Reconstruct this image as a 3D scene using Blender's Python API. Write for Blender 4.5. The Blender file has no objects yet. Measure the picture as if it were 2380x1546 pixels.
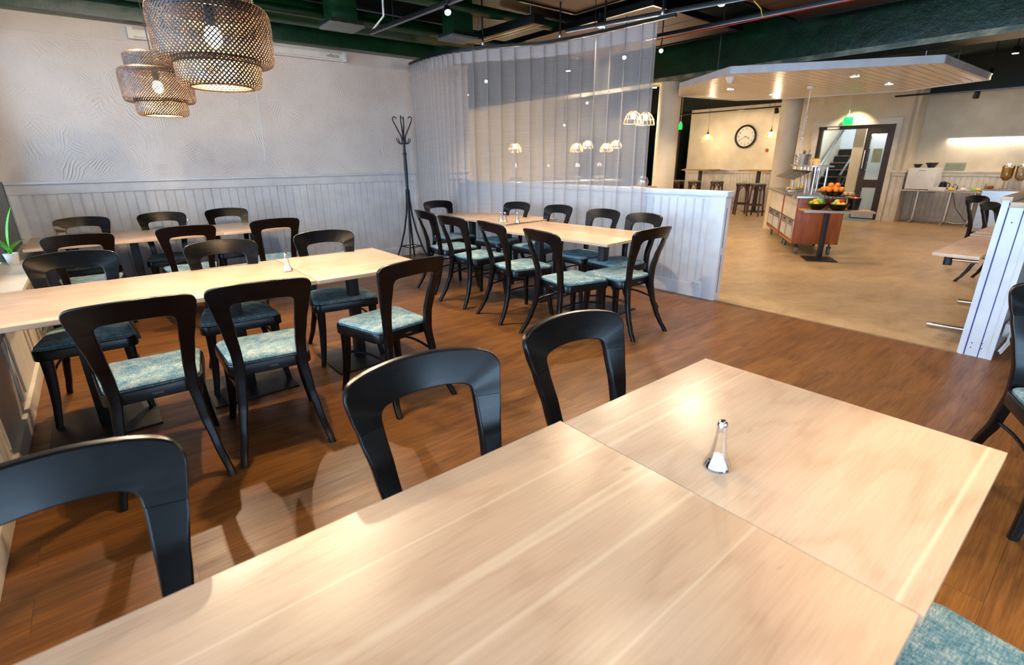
import bpy, bmesh, math, random
from mathutils import Vector, Matrix
random.seed(7)
SC = bpy.context.scene
COL = SC.collection
PI = math.pi

# ------------------------------------------------------------------ camera
cam_d = bpy.data.cameras.new('camera')
cam = bpy.data.objects.new('camera', cam_d); COL.objects.link(cam)
CAMPOS = Vector((0, 0, 1.43))
# rows of the world -> camera rotation (x right, y down, z forward), solved from the vanishing points
R0 = Vector((0.77631, -0.63130, -0.00997))
R1 = Vector((-0.21490, -0.24947, -0.94424))
R2 = Vector((0.59381, 0.73505, -0.32921))
f2 = R2.normalized(); r0 = (R0 - f2 * R0.dot(f2)).normalized(); up = r0.cross(f2)
cam.matrix_world = Matrix(((r0.x, up.x, -f2.x, CAMPOS.x), (r0.y, up.y, -f2.y, CAMPOS.y), (r0.z, up.z, -f2.z, CAMPOS.z), (0, 0, 0, 1)))
cam_d.sensor_width = 36; cam_d.lens = 1155.0 * 36 / 2380
cam_d.clip_start = 0.05; cam_d.clip_end = 100
cam_d.dof.use_dof = True; cam_d.dof.focus_distance = 2.7; cam_d.dof.aperture_fstop = 3.2
SC.camera = cam

# ------------------------------------------------------------------ world and exposure
SC.view_settings.view_transform = 'Standard'; SC.view_settings.look = 'None'
SC.view_settings.gamma = 1; SC.view_settings.exposure = 0.0
SC.view_settings.use_curve_mapping = False
try:
    SC.cycles.use_denoising = True; SC.cycles.max_bounces = 7; SC.cycles.diffuse_bounces = 4
    SC.cycles.glossy_bounces = 3; SC.cycles.transmission_bounces = 4; SC.cycles.transparent_max_bounces = 16
    SC.cycles.caustics_reflective = False; SC.cycles.caustics_refractive = False
    SC.cycles.sample_clamp_indirect = 4; SC.cycles.sample_clamp_direct = 0
except Exception: pass
W = bpy.data.worlds.new('sky'); SC.world = W; W.use_nodes = True
bg = W.node_tree.nodes['Background']
bg.inputs[0].default_value = (0.49, 0.73, 1.0, 1); bg.inputs[1].default_value = 13.5

def area(name, loc, rot, sx, sy, e, col, portal=False):
    l = bpy.data.lights.new(name, 'AREA'); l.shape = 'RECTANGLE'; l.size = sx; l.size_y = sy; l.energy = e; l.color = col
    if portal: l.cycles.is_portal = True
    o = bpy.data.objects.new(name, l); COL.objects.link(o); o.location = loc; o.rotation_euler = rot
    return o
# daylight through the long window wall on the left and the window wall behind the camera
area('daylight_left', (-0.76, 1.65, 1.67), (0, PI/2, PI), 1.95, 10.95, 1, (1, 1, 1), True)
area('daylight_rear', (0.72, -3.95, 1.7), (PI/2, 0, 0), 2.85, 1.95, 1, (1, 1, 1), True)

WARM = (1.0, 0.78, 0.53); WARMER = (1.0, 0.62, 0.30); COOLW = (1.0, 0.80, 0.58); FARW = (1.0, 0.72, 0.45)
def spot(loc, tgt, e, ang=95, col=WARM, r=0.022, blend=0.45):
    l = bpy.data.lights.new('spot_beam', 'SPOT'); l.energy = e; l.color = col; l.spot_size = math.radians(ang); l.spot_blend = blend
    l.shadow_soft_size = r
    o = bpy.data.objects.new('spot_beam', l); COL.objects.link(o); o.location = loc
    d = Vector(tgt) - Vector(loc); o.rotation_euler = d.to_track_quat('-Z', 'Y').to_euler()
    return o
def point(loc, e, col=WARM, r=0.03):
    l = bpy.data.lights.new('bulb_and_fill_light', 'POINT'); l.energy = e; l.color = col; l.shadow_soft_size = r
    o = bpy.data.objects.new('bulb_and_fill_light', l); COL.objects.link(o); o.location = loc
    return o
# (head position, aim, watts)
SPOTS = [((0.3, 5.22, 2.77), (0.3, 3.1, 0.3), 230), ((1.7, 5.08, 2.77), (1.5, 2.9, 0.3), 230), ((0.9, 3.42, 2.77), (0.7, 2.2, 0.0), 75),
         ((2.77, 4.24, 2.57), (3.9, 4.0, 0.4), 150), ((4.64, 4.2, 2.72), (3.0, 3.7, 0.4), 150), ((4.93, 2.95, 2.72), (3.1, 2.3, 0.3), 150),
         ((1.9, 1.15, 2.77), (1.2, 0.55, 0.7), 52), ((0.6, -0.9, 2.77), (0.8, 0.3, 0.7), 44), ((3.9, 1.15, 2.77), (3.7, 1.5, 0.0), 110), ((2.35, -0.9, 2.77), (1.35, -0.45, 0.45), 300),  # last entry: unseen narrow spot added only to brighten the lower right seat
         ((3.9, -0.9, 2.77), (3.2, -0.5, 0.0), 110),
         ((1.15, 3.38, 2.77), (1.3, 7.2, 1.9), 110), ((-0.1, 3.56, 2.77), (-0.2, 7.2, 1.9), 80)]
for p, t, e in SPOTS: spot(p, t, e, 46 if e == 300 else 95, r=.03)

# ------------------------------------------------------------------ materials
def mat(name, col=(.8, .8, .8), rough=.5, metal=0, emit=None, es=1, spec=None, coat=0, alpha=None):
    m = bpy.data.materials.new(name); m.use_nodes = True
    b = m.node_tree.nodes['Principled BSDF']
    b.inputs['Base Color'].default_value = (*col, 1); b.inputs['Roughness'].default_value = rough; b.inputs['Metallic'].default_value = metal
    if spec is not None: b.inputs['Specular IOR Level'].default_value = spec
    if coat: b.inputs['Coat Weight'].default_value = coat; b.inputs['Coat Roughness'].default_value = .15
    if emit: b.inputs['Emission Color'].default_value = (*emit, 1); b.inputs['Emission Strength'].default_value = es
    return m
def s2l(*c):
    return tuple(((v/255)/12.92 if v/255 <= .04045 else ((v/255+.055)/1.055)**2.4) for v in c)
class NT:
    def __init__(s, m): s.m = m; s.t = m.node_tree; s.b = s.t.nodes['Principled BSDF']
    def n(s, ty, **k):
        x = s.t.nodes.new('ShaderNode'+ty)
        for a, v in k.items(): setattr(x, a, v)
        return x
    def l(s, a, b): s.t.links.new(a, b)
    def coord(s, scale=(1,1,1), out='Object', rot=(0,0,0), rnd=True):
        tc = s.n('TexCoord'); mp = s.n('Mapping'); s.l(tc.outputs[out], mp.inputs[0])
        mp.inputs['Scale'].default_value = scale; mp.inputs['Rotation'].default_value = rot
        if rnd:
            oi = s.n('ObjectInfo'); mu = s.n('Math', operation='MULTIPLY'); s.l(oi.outputs['Random'], mu.inputs[0]); mu.inputs[1].default_value = 37
            s.l(mu.outputs[0], mp.inputs['Location'])
        return mp.outputs[0]
    def noise(s, vec, sc, det=4, rough=.55, dist=0):
        x = s.n('TexNoise'); s.l(vec, x.inputs['Vector']); x.inputs['Scale'].default_value = sc; x.inputs['Detail'].default_value = det
        x.inputs['Roughness'].default_value = rough; x.inputs['Distortion'].default_value = dist
        return x.outputs['Fac']
    def ramp(s, fac, stops):
        x = s.n('ValToRGB'); s.l(fac, x.inputs[0]); e = x.color_ramp.elements
        while len(e) < len(stops): e.new(.5)
        for i, (p, c) in enumerate(stops): e[i].position = p; e[i].color = (*c, 1) if len(c) == 3 else c
        return x.outputs[0]
    def mix(s, fac, a, b, mode='MIX'):
        x = s.n('Mix', data_type='RGBA', blend_type=mode)
        if hasattr(fac, 'node'): s.l(fac, x.inputs[0])
        else: x.inputs[0].default_value = fac
        for i, v in ((6, a), (7, b)):
            if hasattr(v, 'node'): s.l(v, x.inputs[i])
            else: x.inputs[i].default_value = (*v, 1)
        return x.outputs[2]
    def bump(s, h, strength=.3, dist=.01):
        x = s.n('Bump'); s.l(h, x.inputs['Height']); x.inputs['Strength'].default_value = strength; x.inputs['Distance'].default_value = dist
        s.l(x.outputs[0], s.b.inputs['Normal'])
    def math(s, op, a, b=None):
        x = s.n('Math', operation=op)
        for i, v in ((0, a), (1, b)):
            if v is None: continue
            if hasattr(v, 'node'): s.l(v, x.inputs[i])
            else: x.inputs[i].default_value = v
        return x.outputs[0]

def m_oak():
    m = mat('oak_laminate', rough=.30, spec=.45); t = NT(m)
    v = t.coord((0.6, 5, 5)); fine = t.noise(t.coord((3.2, 95, 95)), 2.2, 6, .65, .3); big = t.noise(v, 1.0, 3, .5, 1.6)
    v2 = t.coord((0.34, 1.9, 1)); w = t.n('TexWave', wave_type='RINGS', rings_direction='Y'); t.l(v2, w.inputs[0])
    w.inputs['Scale'].default_value = 4.2; w.inputs['Distortion'].default_value = 9; w.inputs['Detail'].default_value = 3; w.inputs['Detail Scale'].default_value = 1.1
    c = t.ramp(big, [(.25, s2l(192, 155, 124)), (.5, s2l(206, 171, 139)), (.78, s2l(216, 184, 152))])
    c = t.mix(.30, c, t.ramp(fine, [(.3, s2l(170, 132, 102)), (.62, s2l(222, 191, 160))]), 'MIX')
    c = t.mix(.17, c, t.ramp(w.outputs['Fac'], [(.0, s2l(158, 116, 84)), (.22, s2l(206, 170, 138)), (.8, s2l(216, 184, 152))]), 'MIX')
    # pale sapwood lines that run along the boards
    ln = t.noise(t.coord((0.04, 3.6, 1)), 1.7, 1, .4); band = t.ramp(ln, [(.555, (0, 0, 0)), (.572, (1, 1, 1)), (.588, (0, 0, 0))])
    c = t.mix(t.math('MULTIPLY', band, .5), c, s2l(240, 216, 180))
    kn = t.noise(t.coord((5, 16, 5)), 1.6, 1, .4); kd = t.ramp(kn, [(.20, (1, 1, 1)), (.235, (0, 0, 0))])
    c = t.mix(t.math('MULTIPLY', kd, .5), c, s2l(140, 100, 66))
    t.l(c, t.b.inputs['Base Color'])
    t.l(t.ramp(fine, [(.3, (.36,)*3), (.7, (.29,)*3)]), t.b.inputs['Roughness'])
    t.bump(fine, .04, .002)
    return m
def m_floorwood():
    m = mat('brown_plank_floor', rough=.33, spec=.26); t = NT(m)
    v = t.coord(rnd=False)
    br = t.n('TexBrick'); t.l(v, br.inputs[0]); br.offset = .37
    br.inputs['Scale'].default_value = 1; br.inputs['Brick Width'].default_value = 1.25; br.inputs['Row Height'].default_value = .19
    br.inputs['Mortar Size'].default_value = .0012; br.inputs['Mortar Smooth'].default_value = .2; br.inputs['Bias'].default_value = 0
    br.inputs['Color1'].default_value = (0, 0, 0, 1); br.inputs['Color2'].default_value = (1, 1, 1, 1); br.inputs['Mortar'].default_value = (.3, .3, .3, 1)
    # shift the grain per plank
    add = t.n('VectorMath', operation='MULTIPLY_ADD'); t.l(br.outputs['Color'], add.inputs[0]); add.inputs[1].default_value = (7, 3, 5); t.l(v, add.inputs[2])
    mp = t.n('Mapping'); t.l(add.outputs[0], mp.inputs[0]); mp.inputs['Scale'].default_value = (0.9, 7, 1)
    fig = t.noise(mp.outputs[0], 1.5, 5, .62, 1.0)
    mp2 = t.n('Mapping'); t.l(add.outputs[0], mp2.inputs[0]); mp2.inputs['Scale'].default_value = (2.5, 60, 1)
    fine = t.noise(mp2.outputs[0], 2, 4, .6, .4)
    c = t.ramp(fig, [(.28, s2l(68, 42, 17)), (.5, s2l(110, 71, 31)), (.72, s2l(140, 96, 47))])
    c = t.mix(.35, c, t.ramp(fine, [(.3, s2l(66, 38, 18)), (.65, s2l(152, 100, 56))]))
    c = t.mix(t.math('MULTIPLY', br.outputs['Color'], .22), c, s2l(92, 52, 28))
    c = t.mix(t.math('MULTIPLY', br.outputs['Fac'], .6), c, s2l(48, 26, 14))
    t.l(c, t.b.inputs['Base Color']); t.bump(fine, .05, .003)
    t.l(t.ramp(fig, [(.3, (.40,)*3), (.7, (.28,)*3)]), t.b.inputs['Roughness'])
    return m
def m_beige():
    m = mat('beige_vinyl_floor', rough=.38, spec=.4); t = NT(m)
    a = t.noise(t.coord((1, 2.4, 1), rnd=False), 1.6, 5, .6, .6); b = t.noise(t.coord(rnd=False), 9, 5, .6, .3)
    c = t.ramp(a, [(.3, s2l(152, 124, 88)), (.55, s2l(182, 152, 112)), (.75, s2l(200, 172, 132))])
    c = t.mix(.3, c, t.ramp(b, [(.35, s2l(158, 130, 92)), (.65, s2l(202, 174, 134))]))
    t.l(c, t.b.inputs['Base Color'])
    return m
def m_plaster():
    m = mat('swirled_plaster', s2l(216, 209, 205), .75); t = NT(m)
    v = t.coord(rnd=False)
    wn = t.n('TexNoise'); t.l(v, wn.inputs['Vector']); wn.inputs['Scale'].default_value = 2.5
    mixv = t.n('VectorMath', operation='MULTIPLY_ADD'); t.l(wn.outputs['Color'], mixv.inputs[0]); mixv.inputs[1].default_value = (.25, .25, .25); t.l(v, mixv.inputs[2])
    hs = []
    for i, sc in enumerate((3.1, 4.3)):
        vo = t.n('TexVoronoi'); t.l(mixv.outputs[0], vo.inputs['Vector']); vo.inputs['Scale'].default_value = sc
        sep = t.n('SeparateColor'); t.l(vo.outputs['Color'], sep.inputs[0])
        rt = t.n('VectorRotate', rotation_type='Y_AXIS'); t.l(mixv.outputs[0], rt.inputs['Vector']); t.l(t.math('MULTIPLY', sep.outputs[0], 2.6), rt.inputs['Angle'])
        wv = t.n('TexWave', wave_type='BANDS', bands_direction='X'); t.l(rt.outputs[0], wv.inputs[0]); wv.inputs['Scale'].default_value = 9.5 + 3*i
        wv.inputs['Distortion'].default_value = 4.5; wv.inputs['Detail'].default_value = 2; wv.inputs['Detail Scale'].default_value = .6
        pw = t.math('POWER', wv.outputs['Fac'], 3.0)
        hs.append(t.math('MULTIPLY', pw, t.math('SUBTRACT', 1.1, t.math('MULTIPLY', vo.outputs['Distance'], 1.4))))
    msk = t.ramp(t.noise(v, 3.2, 2), [(.4, (0, 0, 0)), (.6, (1, 1, 1))])
    h = t.mix(msk, hs[0], hs[1])
    h = t.math('MULTIPLY', h, t.ramp(t.noise(v, 5.5, 2), [(.42, (.08,)*3), (.58, (1, 1, 1))]))
    h = t.math('ADD', h, t.math('MULTIPLY', t.noise(v, 30, 4, .65), .55))
    t.bump(h, .5, .018)
    t.l(t.ramp(t.noise(v, 2, 3), [(.3, s2l(208, 200, 196)), (.7, s2l(222, 216, 212))]), t.b.inputs['Base Color'])
    return m
def m_fabric():
    m = mat('teal_tweed_fabric', rough=.95, spec=.15); t = NT(m)
    w1 = t.noise(t.coord((30, 170, 40)), 2.0, 3, .7); w2 = t.noise(t.coord((170, 30, 40)), 2.0, 3, .7); big = t.noise(t.coord((9, 9, 9)), 1.5, 3, .6)
    f = t.math('ADD', t.math('MULTIPLY', w1, .5), t.math('MULTIPLY', w2, .5)); f = t.math('ADD', t.math('MULTIPLY', f, .72), t.math('MULTIPLY', big, .28))
    c = t.ramp(f, [(.37, s2l(48, 92, 110)), (.47, s2l(98, 136, 148)), (.54, s2l(148, 166, 166)), (.65, s2l(216, 210, 194))])
    t.l(c, t.b.inputs['Base Color']); t.bump(f, .5, .002)
    return m
def m_blackwood():
    m = mat('black_stained_wood', s2l(10, 9, 10), .28, spec=.36); t = NT(m)
    g = t.noise(t.coord((2, 2, 30)), 3, 4); t.l(t.ramp(g, [(.3, (.27,)*3), (.7, (.32,)*3)]), t.b.inputs['Roughness'])
    t.l(t.ramp(t.noise(t.coord((3, 3, 3)), 4, 3), [(.4, s2l(8, 7, 8)), (.7, s2l(15, 12, 12))]), t.b.inputs['Base Color'])
    return m
def m_green():
    m = mat('dark_green_paint', s2l(10, 62, 36), .32, spec=.5); t = NT(m)
    a = t.noise(t.coord((1, 1, 1)), 3, 5, .65, .5); t.l(t.ramp(a, [(.35, s2l(1, 34, 16)), (.65, s2l(3, 56, 27))]), t.b.inputs['Base Color'])
    t.bump(t.noise(t.coord((1, 1, 1)), 7, 5, .7), .45, .02)
    return m
def m_noisy(name, c1, c2, sc=4, rough=.5, stretch=(1, 1, 1), metal=0, bump=0, spec=.5):
    m = mat(name, rough=rough, metal=metal, spec=spec); t = NT(m)
    n = t.noise(t.coord(stretch), sc, 4); t.l(t.ramp(n, [(.35, c1), (.65, c2)]), t.b.inputs['Base Color'])
    if bump: t.bump(n, bump, .005)
    return m
def m_sheer():
    m = bpy.data.materials.new('sheer_voile'); m.use_nodes = True; n = m.node_tree.nodes; l = m.node_tree.links
    for x in list(n): n.remove(x)
    out = n.new('ShaderNodeOutputMaterial'); tr = n.new('ShaderNodeBsdfTransparent'); df = n.new('ShaderNodeBsdfDiffuse'); tl = n.new('ShaderNodeBsdfTranslucent')
    a = n.new('ShaderNodeMixShader'); b = n.new('ShaderNodeMixShader'); tc = n.new('ShaderNodeTexCoord'); no = n.new('ShaderNodeTexNoise'); mp = n.new('ShaderNodeMapping')
    l.new(tc.outputs['Object'], mp.inputs[0]); mp.inputs['Scale'].default_value = (2, 2, 240); l.new(mp.outputs[0], no.inputs['Vector']); no.inputs['Scale'].default_value = 2
    rp = n.new('ShaderNodeMapRange'); l.new(no.outputs['Fac'], rp.inputs[0]); rp.inputs['From Min'].default_value = .3; rp.inputs['From Max'].default_value = .7
    rp.inputs['To Min'].default_value = .38; rp.inputs['To Max'].default_value = .49; l.new(rp.outputs[0], b.inputs[0])
    df.inputs[0].default_value = (*s2l(220, 216, 214), 1); tl.inputs[0].default_value = (*s2l(206, 200, 202), 1); tr.inputs[0].default_value = (1, 1, 1, 1)
    a.inputs[0].default_value = .38; l.new(df.outputs[0], a.inputs[1]); l.new(tl.outputs[0], a.inputs[2])
    l.new(tr.outputs[0], b.inputs[1]); l.new(a.outputs[0], b.inputs[2]); l.new(b.outputs[0], out.inputs[0])
    return m
def m_glass(name, tint=(1, 1, 1), refl=.08, rough=.02):
    m = bpy.data.materials.new(name); m.use_nodes = True; n = m.node_tree.nodes; l = m.node_tree.links
    for x in list(n): n.remove(x)
    out = n.new('ShaderNodeOutputMaterial'); tr = n.new('ShaderNodeBsdfTransparent'); gl = n.new('ShaderNodeBsdfGlossy'); mx = n.new('ShaderNodeMixShader'); fr = n.new('ShaderNodeFresnel')
    tr.inputs[0].default_value = (*tint, 1); gl.inputs['Roughness'].default_value = rough; fr.inputs[0].default_value = 1.5
    l.new(fr.outputs[0], mx.inputs[0]); l.new(tr.outputs[0], mx.inputs[1]); l.new(gl.outputs[0], mx.inputs[2]); l.new(mx.outputs[0], out.inputs[0])
    return m
def m_heading():
    m = m_sheer(); m.name = 'curtain_heading'
    for x in m.node_tree.nodes:
        if x.type == 'MAP_RANGE': x.inputs['To Min'].default_value = .92; x.inputs['To Max'].default_value = .97
    return m
M = dict(
 heading=m_heading(),
 oak=m_oak(), floor=m_floorwood(), beige=m_beige(), plaster=m_plaster(), fabric=m_fabric(), black=m_blackwood(), green=m_green(), sheer=m_sheer(),
 board=m_noisy('white_painted_boards', s2l(206, 206, 210), s2l(220, 221, 224), 5, .42),
 board2=m_noisy('cream_painted_boards', s2l(206, 198, 184), s2l(222, 214, 200), 5, .45),
 whitewall=m_noisy('warm_white_wall', s2l(208, 194, 166), s2l(220, 207, 180), 3, .7, bump=.1),
 dark=m_noisy('dark_ceiling_paint', s2l(6, 16, 11), s2l(10, 28, 18), 3, .55),
 brownpanel=m_noisy('brown_perforated_panel', s2l(74, 55, 36), s2l(92, 68, 44), 90, .7),
 iron=m_noisy('black_powder_coat', s2l(14, 15, 17), s2l(24, 25, 28), 20, .45),
 track=mat('black_track', s2l(10, 10, 12), .35), white=m_noisy('white_plastic', s2l(222, 221, 218), s2l(232, 231, 228), 8, .4),
 chrome=m_noisy('chrome', (.78, .78, .8), (.88, .88, .9), 3, .12, metal=1), steel=m_noisy('brushed_steel', (.55, .55, .56), (.7, .7, .71), 6, .3, (1, 1, 12), metal=1),
 glass=m_glass('clear_glass'), sash=m_glass('window_pane', (.97, .985, 1)), salt=m_noisy('salt', s2l(240, 240, 238), s2l(252, 252, 250), 60, .9),
 bamboo=m_noisy('dark_bamboo', s2l(26, 19, 15), s2l(66, 44, 26), 30, .5), ochre=m_noisy('buttery_leaf', s2l(150, 120, 70), s2l(190, 150, 90), 8, .6),
 grey=m_noisy('grey_green_paint', s2l(84, 94, 94), s2l(100, 110, 110), 6, .4), edge=m_noisy('table_edge_band', s2l(150, 130, 112), s2l(176, 156, 138), 20, .5, (.6, 8, 8)),
 cart=m_noisy('cherry_veneer', s2l(150, 78, 38), s2l(176, 98, 54), 4, .35, (6, 6, .8)), darkframe=m_noisy('dark_brown_frame', s2l(36, 28, 24), s2l(50, 40, 34), 8, .45),
 stoolwood=m_noisy('dark_bentwood', s2l(58, 28, 18), s2l(84, 42, 26), 10, .3), stoolseat=m_noisy('grey_green_vinyl', s2l(112, 116, 100), s2l(134, 138, 120), 12, .4),
 orange=m_noisy('orange_peel', s2l(236, 112, 14), s2l(250, 142, 30), 30, .4, bump=.2), red=m_noisy('red_apple_skin', s2l(168, 24, 20), s2l(206, 60, 30), 6, .25),
 yellow=m_noisy('yellow_fruit', s2l(236, 178, 36), s2l(250, 206, 70), 6, .4), lime=m_noisy('green_pear_skin', s2l(130, 180, 40), s2l(170, 206, 70), 6, .35),
 bowl=mat('black_bowl', s2l(14, 14, 14), .25), cereal=m_noisy('cereal', s2l(206, 136, 36), s2l(236, 176, 76), 60, .8, bump=.5),
 bread=m_noisy('bread', s2l(206, 160, 96), s2l(236, 206, 150), 20, .8), leaf=m_noisy('plant_leaf', s2l(60, 150, 40), s2l(110, 196, 60), 10, .4),
 face=mat('clock_face', s2l(222, 214, 196), .5), ink=mat('ink', s2l(24, 24, 26), .5), silver=mat('pale_print', s2l(150, 150, 152), .4, .6),
 sign=m_noisy('sage_card', s2l(128, 138, 116), s2l(140, 150, 126), 8, .6), print_=mat('green_print', s2l(84, 92, 70), .6),
 redp=mat('red_paint', s2l(180, 24, 18), .5), teal=mat('teal_glass', s2l(96, 168, 160), .2), carpet=m_noisy('dark_stair_carpet', s2l(16, 20, 18), s2l(30, 36, 32), 30, .9),
 brick=m_noisy('reddish_tread', s2l(120, 80, 62), s2l(150, 104, 80), 20, .8), bluefloor=m_noisy('blue_grey_mat', s2l(96, 128, 146), s2l(116, 148, 164), 12, .7),
 yellowwire=mat('yellow_wire', s2l(222, 180, 60), .5), kettle=mat('kettle_black', s2l(20, 24, 40), .2), frosty=mat('frosted_white', s2l(222, 230, 232), .35),
 asphalt=m_noisy('asphalt', s2l(120, 122, 126), s2l(150, 152, 156), 10, .9), bulb=mat('warm_bulb', (1, .8, .5), .4, emit=(1, .72, .38), es=60),
 led=mat('led_disc', (1, 1, 1), .4, emit=(.92, .93, 1), es=60), lampglow=mat('pendant_bulb', (1, .8, .5), .4, emit=(1, .76, .46), es=70),
 strip=mat('led_strip', (1, 1, 1), .4, emit=(.94, .90, 1), es=12), exitg=mat('exit_green', (0, .8, .1), .4, emit=(.0, 1, .08), es=1.6),
)

# ------------------------------------------------------------------ mesh helpers
class MB:
    def __init__(s): s.bm = bmesh.new()
    def box(s, x0, x1, y0, y1, z0, z1, bev=0, mx=None):
        r = bmesh.ops.create_cube(s.bm, size=1); vs = r['verts']
        T = Matrix.Translation(((x0+x1)/2, (y0+y1)/2, (z0+z1)/2)) @ Matrix.Diagonal((abs(x1-x0), abs(y1-y0), abs(z1-z0), 1))
        bmesh.ops.transform(s.bm, matrix=T, verts=vs)
        if bev:
            es = list({e for v in vs for e in v.link_edges})
            q = bmesh.ops.bevel(s.bm, geom=es, offset=bev, segments=2, affect='EDGES', profile=.7)
            vs = list({v for f in q['faces'] for v in f.verts} | {v for v in vs if v.is_valid})
        if mx is not None: bmesh.ops.transform(s.bm, matrix=mx, verts=[v for v in vs if v.is_valid])
        return s
    def loft(s, rings, cap=True, closed=False):
        R = [[s.bm.verts.new(p) for p in r] for r in rings]; n = len(R[0])
        m = len(R) if closed else len(R)-1
        for i in range(m):
            a = R[i]; b = R[(i+1) % len(R)]
            for j in range(n):
                try: s.bm.faces.new((a[j], a[(j+1) % n], b[(j+1) % n], b[j]))
                except ValueError: pass
        if cap and not closed:
            for r in (R[0][::-1], R[-1]):
                try: s.bm.faces.new(r)
                except ValueError: pass
        return s
    def tube(s, path, r, seg=8, cap=True, flat=1.0, closed=False):
        P = [Vector(p) for p in path]; rings = []; n = len(P)
        prev = None
        for i, p in enumerate(P):
            if closed: t = (P[(i+1) % n]-P[i-1]).normalized()
            else: t = (P[min(i+1, n-1)]-P[max(i-1, 0)]).normalized()
            if prev is None:
                a = Vector((0, 0, 1)) if abs(t.z) < .9 else Vector((1, 0, 0)); u = t.cross(a).normalized()
            else: u = (prev - t*prev.dot(t)).normalized()
            prev = u; v = t.cross(u); rr = r[i] if isinstance(r, (list, tuple)) else r
            rings.append([p + u*math.cos(k*2*PI/seg)*rr + v*math.sin(k*2*PI/seg)*rr*flat for k in range(seg)])
        return s.loft(rings, cap, closed)
    def lathe(s, prof, c=(0, 0, 0), seg=24, cap=False, lobes=0, amp=0):
        cx, cy, cz = c; rings = []
        for r, z in prof:
            rings.append([(cx+r*(1+amp*math.cos(lobes*k*2*PI/seg))*math.cos(k*2*PI/seg), cy+r*(1+amp*math.cos(lobes*k*2*PI/seg))*math.sin(k*2*PI/seg), cz+z) for k in range(seg)])
        return s.loft(rings, cap)
    def prism(s, poly, z0, z1):
        return s.loft([[(x, y, z0) for x, y in poly], [(x, y, z1) for x, y in poly]])
    def quad(s, *pts):
        s.bm.faces.new([s.bm.verts.new(p) for p in pts]); return s
    def sphere(s, c, r, seg=14, sc=(1, 1, 1)):
        q = bmesh.ops.create_uvsphere(s.bm, u_segments=seg, v_segments=max(6, seg//2+1), radius=r)
        bmesh.ops.transform(s.bm, matrix=Matrix.Translation(c) @ Matrix.Diagonal((*sc, 1)), verts=q['verts']); return s
    def xf(s, mx): bmesh.ops.transform(s.bm, matrix=mx, verts=s.bm.verts[:]); return s
    def build(s, name, m, parent=None, loc=None, rz=0, smooth=True):
        bmesh.ops.recalc_face_normals(s.bm, faces=s.bm.faces[:])
        me = bpy.data.meshes.new(name); s.bm.to_mesh(me); s.bm.free()
        me.materials.append(m)
        if smooth:
            me.shade_smooth(); me.set_sharp_from_angle(angle=math.radians(38))
        o = bpy.data.objects.new(name, me); COL.objects.link(o)
        if parent: o.parent = parent
        if loc: o.location = loc
        if rz: o.rotation_euler = (0, 0, rz)
        return o
def empty(name, loc, label, cat, rz=0, group=None):
    o = bpy.data.objects.new(name, None); COL.objects.link(o); o.location = loc; o.rotation_euler = (0, 0, rz); o.empty_display_size = .1
    return tag(o, label, cat, group)
def tag(o, label, cat, group=None, kind=None):
    o['label'] = label; o['category'] = cat
    if group: o['group'] = group
    if kind: o['kind'] = kind
    return o
def struct(o): o['kind'] = 'structure'; return o
def dup(root, loc, rz, label, group=None):
    r = root.copy(); COL.objects.link(r); r.location = loc; r.rotation_euler = (0, 0, rz); r['label'] = label
    if group: r['group'] = group
    for ch in list(root.children):
        c = ch.copy(); COL.objects.link(c); c.parent = r
        for g in list(ch.children):
            d = g.copy(); COL.objects.link(d); d.parent = c
    return r
def sbox(name, m, *a, bev=0, parent=None):
    return struct(MB().box(*a, bev=bev).build(name, m, parent))
RZ = lambda a: Matrix.Rotation(a, 4, 'Z')
def text_mesh(name, txt, size, m, parent, mx, align='CENTER'):
    cu = bpy.data.curves.new(name, 'FONT'); cu.body = txt; cu.size = size; cu.extrude = .0004; cu.align_x = align; cu.align_y = 'CENTER'
    t = bpy.data.objects.new(name, cu); COL.objects.link(t); bpy.context.view_layer.update()
    me = bpy.data.meshes.new_from_object(t.evaluated_get(bpy.context.evaluated_depsgraph_get()))
    bpy.data.objects.remove(t); me.transform(mx); me.materials.clear(); me.materials.append(m)
    o = bpy.data.objects.new(name, me); COL.objects.link(o)
    if parent: o.parent = parent
    return o

# ------------------------------------------------------------------ setting: floors, walls, ceiling
YB = 7.25
CH = 3.35
sbox('floor', M['floor'], -0.8, 4.85, -4, YB+.1, -.06, 0)
sbox('floor', M['floor'], 4.85, 12, -4, .56, -.06, 0)
fl = struct(MB().prism([(4.85, .56), (17.2, .56), (17.2, 13), (4.85, 13)], -.06, 0).build('floor', M['beige']))
sbox('trim_1', m_noisy('steel_threshold', s2l(120, 96, 66), s2l(140, 112, 78), 20, .4), 4.835, 4.865, .6, 2.6, 0, .004)
sbox('ceiling', M['dark'], -.9, 17.2, -4.1, 13.1, CH, CH+.1)
def beadboard(name, m, axis, base, a0, a1, z0, z1, face, pitch=.095, parent=None, nails=False, dep=.012, kind=True, thick=.03):
    """vertical boards with V joints on the plane axis=base; face = +1/-1 the side they show"""
    mb = MB(); n = max(1, round((a1-a0)/pitch)); p = (a1-a0)/n; prof = []
    for i in range(n):
        s = a0+i*p; prof += [(s, -dep*.5), (s+.004, -dep*.5), (s+.008, 0), (s+p*.86, 0), (s+p*.88, -dep*.55), (s+p*.91, -dep*.55), (s+p*.93, 0), (s+p-.004, 0)]
    prof += [(a1, -dep*.5), (a1, -thick), (a0, -thick)]
    def P(s, d, z): return (base+face*d, s, z) if axis == 'x' else (s, base+face*d, z)
    mb.loft([[P(s, d, z0) for s, d in prof], [P(s, d, z1) for s, d in prof]])
    if nails:
        for i in range(n):
            for q in (.25, .68):
                for zz in (z1-.075, z0+(z1-z0)*.47):
                    c = P(a0+(i+q)*p, .0, zz); mb.sphere(c, .0042, 6)
    o = mb.build(name, m, parent, smooth=False)
    return struct(o) if kind else o
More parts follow.
